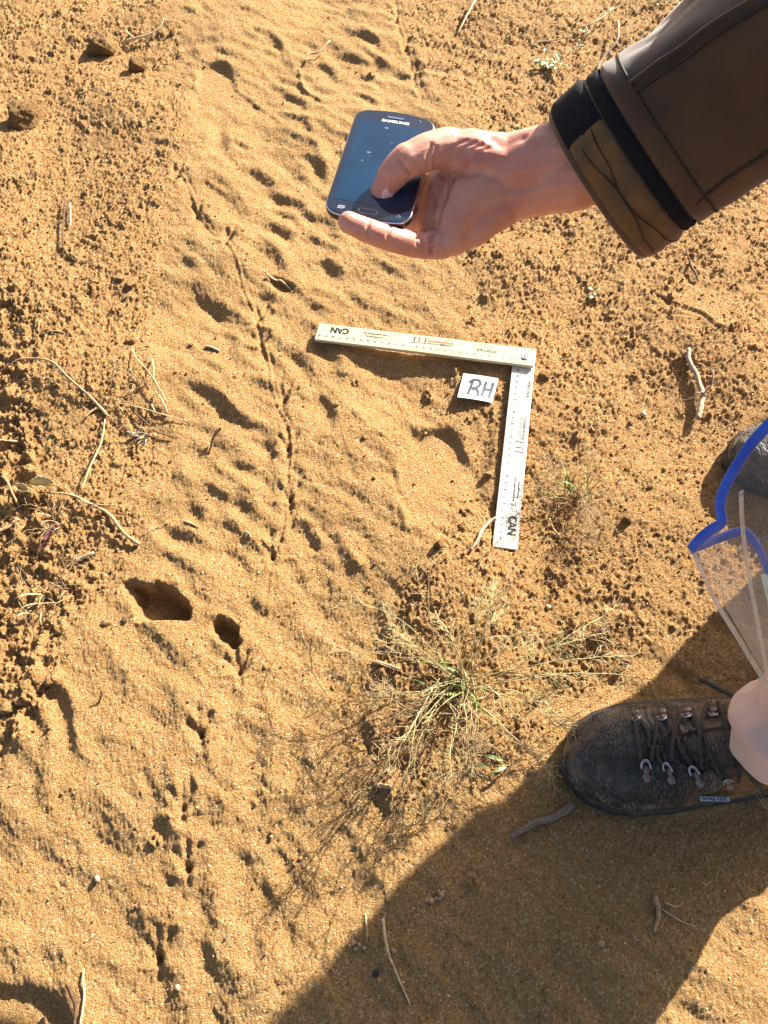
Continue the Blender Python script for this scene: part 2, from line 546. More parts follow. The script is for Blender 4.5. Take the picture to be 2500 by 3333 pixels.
dent([(645, 225), (690, 212), (735, 222), (755, 262), (768, 300), (735, 345), (650, 335), (640, 280)], .0060, .0025, 1.0, .9)
dent([(690, 345), (735, 345), (730, 500), (690, 500)], .003, .006, .4, .8)
dent([(1340, 1425), (1400, 1402), (1455, 1402), (1498, 1448), (1512, 1510), (1490, 1570), (1440, 1650), (1360, 1710), (1308, 1640), (1285, 1540), (1325, 1470)], .0125, .0036, 1.3, .7)
dent([(1002, 1312), (1048, 1298), (1080, 1342), (1075, 1410), (1030, 1430), (985, 1370)], .0080, .0045, 1.4, .5)
dent([(-80, 3215), (60, 3232), (130, 3240), (190, 3290), (215, 3345), (200, 3600), (-80, 3600)], .020, .0045, .8, .5)
dent([(1030, 205), (1065, 215), (1085, 255), (1070, 300), (1020, 290), (1010, 240)], .007, .005, 1.4, .5)
dent([(1900, 1480), (2000, 1500), (2010, 1600), (1930, 1620)], .003, .015, 1.0, .4)
for pts, w, hgt_ in [([(710, 420), (715, 500)], .02, -.002)]:
    S(pts, w, hgt_, 0)
# tail-drag line with thin double grooves
trail1 = [(570, 545), (610, 610), (640, 690), (690, 760), (740, 800), (770, 860), (795, 950), (830, 1030), (850, 1110), (872, 1190), (880, 1260), (905, 1330),
          (938, 1400), (945, 1460), (940, 1540), (930, 1620), (925, 1700), (905, 1770), (885, 1810), (875, 1900), (868, 1960), (850, 2050), (815, 2110), (775, 2180)]
S(trail1, .0022, -.0015, .0006)
S([(u + 16, v + 2) for u, v in trail1], .0021, -.0013, .0004)
S([(u + 8, v) for u, v in trail1], .0022, .0009, 0)
trail2 = [(1290, 10), (1292, 70), (1310, 120), (1330, 170), (1345, 220), (1355, 280), (1378, 330)]
S(trail2, .003, -.003, .001)
S([(u + 16, v) for u, v in trail2], .003, -.002, .001)
for (u, v, a0) in [(640, 700, -.2), (575, 585, -.3), (745, 785, -.35), (840, 1035, -.4), (850, 1120, .1), (925, 1300, -.3), (937, 1462, 0.0), (942, 1625, .05),
                   (885, 1808, .1), (775, 2185, .2), (655, 2395, .2), (595, 2635, .05), (610, 2832, .1), (510, 3130, .1), (1320, 160, -.2), (1350, 235, -.2), (1290, 60, -.2)]:
    c = G(u, v)
    for da, ll in ((-0.55, .024), (0.0, .030), (0.55, .024)):
        an = math.pi / 2 + a0 + da
        e = c + Vector((math.cos(an), math.sin(an), 0)) * ll
        S([c, c.lerp(e, .5), e], .0025, -.0032, 0, True)
    S([c, c - Vector((math.cos(math.pi / 2 + a0), math.sin(math.pi / 2 + a0), 0)) * .014], .0026, -.003, 0, True)
    S([c + Vector((-.016, -.004, 0)), c + Vector((0, -.006, 0)), c + Vector((.018, -.002, 0))], .0022, .0016, 0, True)
S([(630, 2620), (620, 2500)], .003, -.002, .001)
S([(640, 2660), (600, 2830), (590, 2960)], .003, -.0016, .001)
# holes
dent([(430, 1905), (470, 1915), (515, 1908), (560, 1925), (598, 1962), (616, 2000), (606, 2022), (560, 2018), (505, 2028), (455, 2034), (440, 1985), (436, 1945)], .042, .0016, .5, .6)
dent([(388, 1898), (440, 1903), (436, 1940), (425, 1962), (405, 1935)], .012, .002, .6, .6)
dent([(686, 2026), (706, 2018), (742, 2024), (768, 2052), (772, 2090), (764, 2110), (735, 2100), (708, 2082), (692, 2058)], .030, .0016, .5, .6)
dent([(870, 905), (905, 905), (950, 935), (925, 948), (895, 945)], .012, .0018, .6, .6)
dent([(210, 2262), (228, 2290), (246, 2400), (262, 2462), (235, 2440), (150, 2330), (140, 2262)], .006, .003, 1.2, .3)
bump((340, 2200), .060, .007, 1.2)
bump((850, 1070), .02, .003)
# ground pressed under the boots
def press(poly, h, sig=.006):
    m_ = blur(fit(poly_mask(poly)), sig)
    H[:] = H * (1 - m_) + h * m_

# loosened soil under the grass tussock and around rulers
def hraw(x, y):
    ix = min(max(int((x - RX0) / RS), 0), NX - 2)
    iy = min(max(int((y - RY0) / RS), 0), NY - 2)
    return float(H[iy, ix])

# ------------------------------------------------------------------ rulers: frames first (they press on the soil)
RUL_L, RUL_W, RUL_T = 0.308, 0.030, 0.005
tA = -0.2409
kA = Vector((-math.cos(tA), -math.sin(tA), 0))            # direction of growing centimetres
oA = Vector((0.21398, 0.6711, 0))
nA = Vector((-kA.y, kA.x, 0))                              # reading 'up' (towards the tick edge)
if nA.y > 0:
    nA = -nA
pB = 0.2118
kB = Vector((math.sin(pB), math.cos(pB), 0))
oB = Vector((0.13704, 0.3983, 0))
nB = Vector((-kB.y, kB.x, 0))
if nB.x > 0:
    nB = -nB

def frame(o, k, n, k0, z0, slope):
    """local x = along the ruler from its 0 end, y = towards tick edge (0..W), z up"""
    kk = Vector((k.x, k.y, slope)).normalized()
    up = kk.cross(n) if kk.cross(n).z > 0 else n.cross(kk)
    origin = o + k * k0 - n * 0.0215
    origin.z = z0
    return Matrix(((kk.x, n.x, up.x, origin.x), (kk.y, n.y, up.y, origin.y), (kk.z, n.z, up.z, origin.z), (0, 0, 0, 1)))

MA = frame(oA, kA, nA, -0.0025, 0.0125, -0.018)
MBm = frame(oB, kB, nB, -0.0010, 0.0036, 0.008)

def under(M, L, W, gap=.0012):
    c = M @ Vector((L / 2, W / 2, 0))
    sl = window(c.x, c.y, L / 2 + .01)
    x, y = X2[:, sl[1]], Y2[sl[0], :]
    Mi = M.inverted()
    lx = Mi[0][0] * x + Mi[0][1] * y + Mi[0][2] * c.z + Mi[0][3]
    ly = Mi[1][0] * x + Mi[1][1] * y + Mi[1][2] * c.z + Mi[1][3]
    zz = M[2][0] * lx + M[2][1] * ly + M[2][3]
    ins = (lx > -.002) & (lx < L + .002) & (ly > -.002) & (ly < W + .002)
    H[sl] = np.where(ins, np.minimum(H[sl], zz - gap), H[sl])

# let the soil lie low along the shaded sides of the rulers
for M_, off in ((MA, RUL_W + .009), (MBm, RUL_W + .006)):
    a_ = M_ @ Vector((.07, off, 0))
    b_ = M_ @ Vector((RUL_L - (0.03 if M_ is MA else .05), off, 0))
    lx_ = np.linspace(0, 1, 24)
    pts_ = [a_.lerp(b_, float(t)) for t in lx_]
    tgt = (MA @ Vector((.1, 0, 0))).z - .007 if M_ is MA else .0030
    for p in pts_:
        sl = window(p.x, p.y, .03)
        g = np.exp(-((X2[:, sl[1]] - p.x) ** 2 + (Y2[sl[0], :] - p.y) ** 2) / (2 * .009 ** 2))
        mean_ = float((H[sl] * g).sum() / g.sum())
        H[sl] += (tgt - mean_) * g * .55
# mean out relief below them
for M_, zb in ((MA, .006), (MBm, .002)):
    for t in np.linspace(.02, .3, 10):
        c = M_ @ Vector((t, .015, 0))
        sl = window(c.x, c.y, .06)
        x, y = X2[:, sl[1]] - c.x, Y2[sl[0], :] - c.y
        g = np.exp(-(x * x + y * y) / (2 * .020 ** 2)) * .25
        H[sl] = H[sl] * (1 - g) + min(c.z - .006, zb) * g * 0.6
under(MA, RUL_L, RUL_W)
under(MBm, RUL_L, RUL_W)
press([(1790, 2400), (1850, 2320), (2000, 2290), (2700, 2300), (2700, 2640), (2200, 2650), (1900, 2600), (1800, 2500)], -.001)
press([(1495, 1222), (1615, 1240), (1595, 1305), (1493, 1287)], .001, .004)
press([(2380, 1450), (2430, 1390), (2600, 1360), (3100, 1400), (3100, 1560), (2400, 1560)], -.001)

def hgt(x, y):
    fx = min(max((x - RX0) / RS, 0), NX - 2.01)
    fy = min(max((y - RY0) / RS, 0), NY - 2.01)
    ix, iy = int(fx), int(fy)
    a, b = fx - ix, fy - iy
    return float((H[iy, ix] * (1 - a) + H[iy, ix + 1] * a) * (1 - b) + (H[iy + 1, ix] * (1 - a) + H[iy + 1, ix + 1] * a) * b)

def on(u, v, dz=0.0):
    p = G(u, v, 0.002)
    p.z = hgt(p.x, p.y) + dz
    return p

# ------------------------------------------------------------------ ground mesh (denser near the viewer's feet, one sheet out to the horizon)
rows = [-0.30]
while rows[-1] < 1.90:
    yv = rows[-1]
    rows.append(yv + 0.0018 * (1 + 0.55 * max(0, yv - 0.3)) * (2.2 if yv < -.13 else 1) * (1.6 if yv > 1.72 else 1))
rows = np.array(rows)
NC = 860
tcol = np.linspace(0, 1, NC)
out_r = [0.02, .05, .1, .2, .4, .8, 1.6, 3.2, 7, 15, 35, 80, 180, 400, 900]
allrows = np.concatenate([[rows[0] - d for d in out_r[::-1]], rows, [rows[-1] + d for d in out_r]])
VX = np.zeros((len(allrows), NC + 2 * len(out_r)))
VY = np.repeat(allrows[:, None], VX.shape[1], 1)
yc = np.clip(allrows, rows[0], rows[-1])
xl = -0.395 - 0.196 * (yc + 0.07) - 0.05
xr = 0.335 + 0.288 * (yc + 0.09) + 0.05
nO = len(out_r)
VX[:, nO:nO + NC] = xl[:, None] + (xr - xl)[:, None] * tcol[None, :]
for i, d in enumerate(out_r):
    VX[:, nO - 1 - i] = xl - d
    VX[:, nO + NC + i] = xr + d
fx = np.clip((VX - RX0) / RS, 0, NX - 2.01)
fy = np.clip((VY - RY0) / RS, 0, NY - 2.01)
ix, iy = fx.astype(int), fy.astype(int)
a, b = fx - ix, fy - iy
def samp(A):
    return (A[iy, ix] * (1 - a) + A[iy, ix + 1] * a) * (1 - b) + (A[iy + 1, ix] * (1 - a) + A[iy + 1, ix + 1] * a) * b
VZ = samp(H)
inside = (VX > RX0 + .02) & (VX < RX1 - .02) & (VY > RY0 + .02) & (VY < RY1 - .02)
VZ = np.where(inside, VZ, 0)
VR = np.where(inside, samp(ROUGH), 0.4)
ny_, nx_ = VX.shape
me = bpy.data.meshes.new('ground')
nv = nx_ * ny_
me.vertices.add(nv)
me.vertices.foreach_set('co', np.stack([VX, VY, VZ], -1).astype(np.float32).ravel())
idx = np.arange(nv).reshape(ny_, nx_)
q = np.stack([idx[:-1, :-1], idx[:-1, 1:], idx[1:, 1:], idx[1:, :-1]], -1).reshape(-1, 4)
nf = len(q)
me.loops.add(nf * 4)
me.loops.foreach_set('vertex_index', q.astype(np.int32).ravel())
me.polygons.add(nf)
me.polygons.foreach_set('loop_start', (np.arange(nf) * 4).astype(np.int32))
me.polygons.foreach_set('use_smooth', np.ones(nf, bool))
me.update(calc_edges=True)
at = me.attributes.new('crumbly', 'FLOAT', 'POINT')
at.data.foreach_set('value', VR.astype(np.float32).ravel())

def soil_material(name, bumps=True, tint=1.0, use_attr=True):
    m = bpy.data.materials.new(name)
    m.use_nodes = True
    nt = m.node_tree
    N, L = nt.nodes, nt.links
    b = N['Principled BSDF']
    b.inputs['Roughness'].default_value = 0.93
    b.inputs['Specular IOR Level'].default_value = 0.22
    geo = N.new('ShaderNodeNewGeometry')
    def noise_(scale, det=4, rough=.6):
        n = N.new('ShaderNodeTexNoise')
        n.inputs['Scale'].default_value = scale
        n.inputs['Detail'].default_value = det
        n.inputs['Roughness'].default_value = rough
        L.new(geo.outputs['Position'], n.inputs['Vector'])
        return n.outputs[0]
    def mixc(f, c1, c2):
        mx = N.new('ShaderNodeMix')
        mx.data_type = 'RGBA'
        if isinstance(f, float):
            mx.inputs[0].default_value = f
        else:
            L.new(f, mx.inputs[0])
        for i_, c_ in ((6, c1), (7, c2)):
            if isinstance(c_, tuple):
                mx.inputs[i_].default_value = (*[k * tint for k in c_], 1)
            else:
                L.new(c_, mx.inputs[i_])
        return mx.outputs[2]
    def ramp(v, p0, p1, lo=0.0, hi=1.0):
        r = N.new('ShaderNodeMapRange')
        r.inputs[1].default_value = p0
        r.inputs[2].default_value = p1
        r.inputs[3].default_value = lo
        r.inputs[4].default_value = hi
        L.new(v, r.inputs[0])
        return r.outputs[0]
    sand = mixc(ramp(noise_(9), .35, .65), (0.52, 0.292, 0.096), (0.46, 0.245, 0.075))
    crumb = mixc(ramp(noise_(14), .35, .65), (0.49, 0.262, 0.082), (0.43, 0.215, 0.062))
    if use_attr:
        at_ = N.new('ShaderNodeAttribute')
        at_.attribute_name = 'crumbly'
        base = mixc(at_.outputs['Fac'], sand, crumb)
    else:
        base = crumb
    # grains: pale quartz, dark and rusty specks
    vor = N.new('ShaderNodeTexVoronoi')
    vor.inputs['Scale'].default_value = 620
    L.new(geo.outputs['Position'], vor.inputs['Vector'])
    sep = N.new('ShaderNodeSeparateColor')
    L.new(vor.outputs['Color'], sep.inputs[0])
    base = mixc(ramp(sep.outputs[0], .86, .90, 0, .8), base, (0.80, 0.60, 0.33))
    base = mixc(ramp(sep.outputs[1], .89, .92, 0, .75), base, (0.14, 0.065, 0.028))
    base = mixc(ramp(sep.outputs[2], .0, 1.0, 0, .5), base, (0.62, 0.39, 0.165))
    base = mixc(ramp(noise_(300, 4), .40, .68, 0, .6), base, (0.30, 0.145, 0.055))
    L.new(base, b.inputs['Base Color'])
    if bumps:
        bp = N.new('ShaderNodeBump')
        bp.inputs['Strength'].default_value = 0.9
        bp.inputs['Distance'].default_value = 0.0026
        mth = N.new('ShaderNodeMath')
        mth.operation = 'ADD'
        L.new(ramp(vor.outputs['Distance'], 0, .9, 1.0, 0), mth.inputs[0])
        L.new(ramp(noise_(420, 5, .75), .2, .8, 0, 2.6), mth.inputs[1])
        L.new(mth.outputs[0], bp.inputs['Height'])
        L.new(bp.outputs[0], b.inputs['Normal'])
    return m

M_soil = soil_material('sandy soil')
M_crumb = soil_material('soil crumbs', True, 0.97, False)
ground = link('ground', me, M_soil)
ground['kind'] = 'structure'

# ------------------------------------------------------------------ loose crumbs and grit (uncountable)
def ico(sub):
    bm = bmesh.new()
    bmesh.ops.create_icosphere(bm, subdivisions=sub, radius=1)
    v = np.array([x.co for x in bm.verts])
    f = np.array([[x.index for x in fc.verts] for fc in bm.faces])
    bm.free()
    return v, f

def scatter(name, n, rmin, rmax, pa, dens, m, sub=1, seed=1, squash=.75, sink=.25, extra=None):
    r = np.random.default_rng(seed)
    bv, bf = ico(sub)
    cnt = 0
    px, py, pr = [], [], []
    while cnt < n:
        x = r.uniform(-0.78, 0.88, 4000)
        y = r.uniform(-0.10, 1.78, 4000)
        # thin them out with distance so far soil keeps its larger crumbs only
        R = rmin * (1 + r.pareto(pa, 4000))
        ix_ = ((x - RX0) / RS).astype(int)
        iy_ = ((y - RY0) / RS).astype(int)
        ok = (R < rmax) & (r.random(4000) < dens(ROUGH[iy_, ix_], cl[iy_, ix_], y)) & (x > -.42 - .2 * (y + .07) - .02) & (x < .36 + .29 * (y + .09) + .02)
        px.append(x[ok]); py.append(y[ok]); pr.append(R[ok])
        cnt += ok.sum()
    x, y, R = np.concatenate(px)[:n], np.concatenate(py)[:n], np.concatenate(pr)[:n]
    if extra is not None:
        ex = np.array(extra)
        x, y, R = np.concatenate([x, ex[:, 0]]), np.concatenate([y, ex[:, 1]]), np.concatenate([R, ex[:, 2]])
        n = len(x)
    # keep them off the rulers
    for M_ in (MA, MBm):
        Mi = np.array(M_.inverted())
        lx = Mi[0, 0] * x + Mi[0, 1] * y + Mi[0, 3]
        ly = Mi[1, 0] * x + Mi[1, 1] * y + Mi[1, 3]
        out = (lx > -.003) & (lx < RUL_L + .003) & (ly > -.003) & (ly < RUL_W + .003)
        R = np.where(out, 0.0001, R)
    ix_ = ((x - RX0) / RS).astype(int)
    iy_ = ((y - RY0) / RS).astype(int)
    z = H[iy_, ix_] + R * sink
    ax = r.uniform(0, 2 * np.pi, (n, 3))
    c, s = np.cos(ax), np.sin(ax)
    Rz = np.zeros((n, 3, 3)); Rz[:, 0, 0] = c[:, 0]; Rz[:, 0, 1] = -s[:, 0]; Rz[:, 1, 0] = s[:, 0]; Rz[:, 1, 1] = c[:, 0]; Rz[:, 2, 2] = 1
    Rx = np.zeros((n, 3, 3)); Rx[:, 0, 0] = 1; Rx[:, 1, 1] = c[:, 1]; Rx[:, 1, 2] = -s[:, 1]; Rx[:, 2, 1] = s[:, 1]; Rx[:, 2, 2] = c[:, 1]
    sc_ = r.uniform(.65, 1.2, (n, 1, 3)) * np.array([1, 1, squash])
    V = bv[None] * (1 + r.uniform(-.28, .22, (n, len(bv), 1)))
    V = np.einsum('nij,nkj->nki', Rx, V)
    V = V * sc_
    V = np.einsum('nij,nkj->nki', Rz, V) * R[:, None, None] + np.stack([x, y, z], -1)[:, None, :]
    F = bf[None] + (np.arange(n) * len(bv))[:, None, None]
    me_ = bpy.data.meshes.new(name)
    V = V.reshape(-1, 3).astype(np.float32)
    F = F.reshape(-1, 3).astype(np.int32)
    me_.vertices.add(len(V)); me_.vertices.foreach_set('co', V.ravel())
    me_.loops.add(F.size); me_.loops.foreach_set('vertex_index', F.ravel())
    me_.polygons.add(len(F)); me_.polygons.foreach_set('loop_start', (np.arange(len(F)) * 3).astype(np.int32))
    me_.polygons.foreach_set('use_smooth', np.zeros(len(F), bool))
    me_.update(calc_edges=True)
    o = link(name, me_, m)
    o['kind'] = 'stuff'
    return o

o = scatter('soil_crumbs', 24000, .0008, .0036, 2.3, lambda q, c_, y: np.clip(q * c_, 0.03, 1) * np.clip(1.15 - .35 * y, .3, 1), M_crumb, 1, 5)
o['label'] = 'orange brown crumbs of dry soil strewn over the rough ground'
M_quartz = mat('pale quartz', (0.62, 0.45, 0.27), .45, .5, var=.25, vscale=300)
o = scatter('pale_grit', 4200, .0005, .0012, 3.0, lambda q, c_, y: np.clip(.9 - .5 * y, .1, 1), M_quartz, 1, 8, .9, .35)
o['label'] = 'tiny pale grains of quartz grit scattered on the sand'
M_dark = mat('dark grit', (0.13, 0.065, 0.035), .8, .3, var=.3, vscale=300)
o = scatter('dark_grit', 1300, .0007, .0018, 3.0, lambda q, c_, y: np.clip(.9 - .4 * y, .1, 1), M_dark, 1, 9, .9, .35)
o['label'] = 'tiny dark specks of grit scattered on the sand'

# ------------------------------------------------------------------ clods and pebbles that can be told apart
def clod_mesh(r, seed, sub=4, squash=.75, cut=.28):
    bm = bmesh.new()
    bmesh.ops.create_icosphere(bm, subdivisions=sub, radius=1)
    o_ = Vector((seed * 7.3, seed * 3.1, seed))
    rg = random.Random(int(seed * 100))
    pl = []
    for _ in range(15):
        n_ = Vector((rg.gauss(0, 1), rg.gauss(0, 1), rg.gauss(0, 1))).normalized()
        pl.append((n_, rg.uniform(.62, .95)))
    for v in bm.verts:
        p = v.co.copy()
        k = min([1.12] + [d_ / max(n_.dot(p), .01) for n_, d_ in pl])
        k += .10 * noise.noise(p * 2.2 + o_) - .16 * abs(noise.noise(p * 4.5 + o_)) + .10 * noise.noise(p * 10 + o_)
        v.co = Vector((p.x * k * 1.08, p.y * k * 1.08, p.z * k * squash)) * r
    me_ = bpy.data.meshes.new('soil_clod')
    bm.to_mesh(me_)
    bm.free()
    me_.polygons.foreach_set('use_smooth', [True] * len(me_.polygons))
    return me_

def clod(name, u, v, rpx, label, m, seed, squash=.8, group=None, cat='clod', sink=.35, sub=4):
    p = on(u, v)
    zc = (p - CAMPOS).length * 0.93
    r = rpx * zc / FPX
    o = link(name, clod_mesh(r, seed, sub, squash), m)
    o.location = (p.x, p.y, p.z + r * squash * sink)
    o.rotation_euler = (0, 0, seed * 1.7)
    tag(o, label, cat, group)
    return o

M_clod = soil_material('clod soil', True, 0.62, False)
CG = 'larger soil clods lying loose'
clod('soil_clod', 332, 152, 36, 'brown soil clod at top left casting a shadow, higher of the two there', M_clod, 1.1, 1.0)
clod('soil_clod', 440, 212, 25, 'small brown soil clod right of the highest clod at top left', M_clod, 2.2, .9)
clod('soil_clod', 90, 388, 46, 'big reddish brown soil clod near the left edge, upper part', M_clod, 3.3, 1.05)
clod('soil_clod', 132, 2212, 20, 'pale round clod, topmost of the cluster by the lower left edge', M_crumb, 4.1, .85)
clod('soil_clod', 170, 2226, 18, 'pale clod right beside the topmost clod of the lower left cluster', M_crumb, 5.4, .8)
clod('soil_clod', 94, 2238, 24, 'long pale clod left of the topmost clod in the lower left cluster', M_crumb, 6.7, .75)
clod('soil_clod', 22, 2312, 26, 'pale flat clod at the left edge below the clod cluster', M_crumb, 7.2, .6)
clod('soil_clod', 70, 2290, 15, 'small clod between the left edge clod and the clod cluster', M_crumb, 7.9, .7)
clod('soil_clod', 205, 2232, 13, 'small reddish clod at the right end of the lower left cluster', M_clod, 8.2, .8)
clod('soil_clod', 350, 2035, 14, 'small clod on the lip left of the dark hole', M_crumb, 9.1, .7)
clod('soil_clod', 410, 2025, 12, 'smallest clod on the lip of the dark hole', M_clod, 9.9, .7)
clod('soil_clod', 425, 918, 20, 'pale lump of soil, right one of the pair left of the print trail', M_crumb, 10.3, .6)
clod('soil_clod', 390, 905, 15, 'pale lump of soil, left one of the pair left of the print trail', M_crumb, 10.9, .6)
clod('soil_clod', 432, 1118, 18, 'oval pale clod on bare soil left of the print trail', M_crumb, 11.5, .6)
clod('soil_clod', 1586, 1546, 17, 'crumbly clod between the large print and the upright ruler arm', M_crumb, 12.2, .8)
clod('soil_clod', 1430, 1793, 18, 'pointed dark clod below the large print', M_clod, 13.4, 1.1)
clod('soil_clod', 1968, 2058, 26, 'reddish clod with a dry stub right above the grass tussock', M_clod, 14.8, .8)
clod('soil_clod', 1870, 2030, 20, 'tall crusty clod left of the reddish clod above the tussock', M_crumb, 15.1, 1.2)
clod('soil_clod', 1770, 1228, 22, 'clod just right of the ruler corner', M_clod, 16.6, .6)
clod('soil_clod', 1385, 1188, 9, 'small round clod below the middle of the level ruler arm', M_crumb, 16.9, .8)
clod('soil_clod', 2044, 1694, 16, 'dark upright clod right of the small grass tuft', M_clod, 17.3, 1.2)
M_peb = mat('pebble', (0.30, 0.17, 0.09), .6, .4, color2=(.42, .25, .13), vscale=200, bump=.3, bscale=900)
for i, (u, v, r) in enumerate([(1404, 2933, 9), (1420, 2925, 8), (1436, 2912, 10), (1431, 2925, 7), (1445, 2905, 6), (1388, 2930, 7), (1425, 2902, 7)]):
    clod('pebble', u, v, r, 'brown pebble in the little heap lying in the big shadow', M_peb, 20.3 + i, .8, 'pebbles heaped in the shadow', 'pebble', .7, 2)
for i, (u, v, r) in enumerate([(1150, 3068, 9), (1170, 3075, 8), (1160, 3090, 7), (1185, 3085, 7), (1140, 3080, 6)]):
    clod('pebble', u, v, r, 'brown pebble in the little heap at the edge of the shadow', M_peb, 30.3 + i, .8, 'pebbles at the shadow edge', 'pebble', .7, 2)
clod('pebble', 1282, 3095, 10, 'grey brown pebble beside the pale straw in the shadow', M_peb, 41.0, .8, None, 'pebble', .7, 2)
clod('pebble', 1952, 3070, 11, 'hollow looking brown pebble in the middle of the shadow', M_peb, 42.0, .6, None, 'pebble', .7, 2)
clod('pebble', 880, 2722, 8, 'round brown pebble on smooth sand left of the big shadow', M_peb, 43.0, .8, None, 'pebble', .7, 2)
clod('pebble', 312, 2858, 10, 'pale pebble with a short shadow on the lower left sand', M_quartz, 44.0, .8, None, 'pebble', .6, 2)
clod('pebble', 1158, 2402, 8, 'brown pebble left of the grass tussock', M_peb, 45.0, .8, None, 'pebble', .7, 2)
clod('pebble', 1788, 1968, 9, 'white pebble on rough soil left of the dark shadow', M_quartz, 46.0, .8, None, 'pebble', .6, 2)
clod('pebble', 2102, 1335, 10, 'white pebble left of the thick stick', M_quartz, 47.0, .8, None, 'pebble', .6, 2)
clod('pebble', 575, 3215, 9, 'pale angular pebble near the lower edge', M_quartz, 48.0, .8, None, 'pebble', .6, 2)
clod('pebble', 1225, 3165, 12, 'black crumb of charcoal in the lower shadow', mat('charcoal', (.02, .016, .014), .7, .4, bump=.4), 49.0, .5, None, 'charcoal', .6, 2)

# ------------------------------------------------------------------ sticks, straws and roots
M_straw = mat('dry straw', (0.50, 0.36, 0.18), .6, .4, var=.25, vscale=120)
M_twigp = mat('bleached wood', (0.46, 0.36, 0.24), .8, .3, color2=(.24, .17, .11), vscale=260, bump=.6, bscale=500)
M_twigg = mat('weathered grey wood', (.24, .18, .13), .85, .2, color2=(.15, .10, .07), vscale=260, bump=.6, bscale=500)
M_twigb = mat('brown twig', (0.30, 0.17, 0.08), .8, .3, color2=(.42, .27, .14), vscale=200, bump=.5, bscale=400)
M_twigd = mat('dark twig', (0.10, 0.05, 0.025), .8, .3, var=.4, vscale=200, bump=.5, bscale=400)

def stick(name, pxs, r0, r1, m, label, cat, lift=None, branches=(), seg=7, group=None):
    n = len(pxs)
    L_ = lift if lift else [r0 * .9] * n
    P = smooth_path([on(u, v, dz) for (u, v), dz in zip(pxs, L_)], 5)
    for p in P:
        p.z = max(p.z, hgt(p.x, p.y) + .25 * r0)
        p.x += random.uniform(-.12, .12) * r0
        p.y += random.uniform(-.12, .12) * r0
    k = len(P)
    mb = MB().add(tube_data(P, [r0 + (r1 - r0) * i / (k - 1) for i in range(k)], seg, jitter=.13))
    me_ = mesh(name, mb.v, mb.f)
    if not branches:
        o = link(name, me_, m)
        tag(o, label, cat, group)
        return o
    t = thing(name, label, cat, P[0], group)
    link('stem', me_, m, t)
    for bp_, ra, rb in branches:
        Q = smooth_path([on(u, v, dz) for u, v, dz in bp_], 4)
        j = len(Q)
        w = MB().add(tube_data(Q, [ra + (rb - ra) * i / (j - 1) for i in range(j)], 5, jitter=.1))
        w.build('side_twig', m, t)
    return t

stick('stick', [(2235, 1148), (2238, 1185), (2258, 1222), (2274, 1262), (2284, 1292), (2283, 1302), (2276, 1335), (2270, 1368)], .0033, .0038, M_twigp,
      'thick crooked bleached stick lying right of the ruler corner', 'stick', [.006, .006, .006, .006, .008, .008, .008, .010],
      [([(2286, 1284, .01), (2262, 1294, .012), (2240, 1302, .008), (2205, 1292, .002)], .0012, .0006),
       ([(2284, 1290, .01), (2300, 1280, .014), (2303, 1262, .02), (2299, 1242, .022)], .0015, .0009)])
stick('twig', [(1612, 1700), (1590, 1712), (1565, 1745), (1550, 1782), (1528, 1815)], .0026, .0018, M_twigp, 'pale curved twig touching the lower end of the upright ruler arm', 'twig',
      [.010, .006, .004, .004, .003])
stick('root', [(-20, 1218), (70, 1195), (125, 1187), (190, 1210), (240, 1258), (290, 1298), (322, 1325), (357, 1362)], .0012, .0022, M_twigb, 'long thin brown root arching from the left edge', 'root',
      [.004, .008, .012, .012, .010, .006, .004, .003], [([(318, 1335, .004), (300, 1350, .006), (282, 1368, .003)], .0018, .0012)])
stick('straw', [(347, 1372), (332, 1450), (300, 1530), (265, 1605)], .0009, .0012, M_straw, 'thin pale stalk running down from the arching brown root', 'straw', [.004, .012, .010, .004])
stick('root', [(165, 1612), (240, 1622), (310, 1650), (360, 1680), (400, 1732), (425, 1752), (452, 1768)], .0016, .0024, M_twigb, 'crooked brown root running right from the folded yellow leaf', 'root',
      [.008, .012, .008, .008, .008, .006, .003], [([(255, 1622, .01), (300, 1648, .012), (420, 1645, .006)], .001, .0006), ([(245, 1620, .01), (180, 1570, .012), (60, 1520, .008)], .0010, .0005)])
stick('root', [(-20, 1535), (25, 1568), (45, 1610), (62, 1650)], .0018, .0014, M_twigb, 'short brown root curling down at the left edge', 'root', [.006, .01, .006, .002])
stick('straw', [(380, 1320), (460, 1332), (540, 1352), (610, 1365)], .0008, .0006, M_straw, 'fine straight straw, lowest of the bundle left of the print trail', 'straw', [.004, .006, .005, .002])
stick('straw', [(440, 1150), (455, 1190), (500, 1240), (548, 1316)], .0009, .0009, M_straw, 'pale bent straw, leftmost of the bundle left of the print trail', 'straw', [.004, .010, .012, .006])
stick('straw', [(500, 1180), (508, 1215), (505, 1252)], .0014, .0012, M_straw, 'short upright straw, topmost of the bundle left of the print trail', 'straw', [.004, .010, .006])
stick('straw', [(508, 1280), (530, 1310), (546, 1345)], .0013, .0013, M_straw, 'short pale straw, thickest of the bundle left of the print trail', 'straw', [.005, .008, .003])
stick('straw', [(494, 1318), (500, 1330), (508, 1345)], .0014, .0012, M_straw, 'tiny stub of straw below the straw bundle', 'straw', [.004, .005, .003])
stick('twig', [(432, 1338), (470, 1370), (505, 1400), (562, 1415)], .0015, .001, M_twigd, 'dark thin twig below the straw bundle', 'twig', [.004, .006, .005, .003])
stick('twig', [(724, 1405), (700, 1425), (685, 1450), (676, 1468)], .0020, .0012, M_twigd, 'dark bent twig standing up in the print trail', 'twig', [.012, .010, .006, .001])
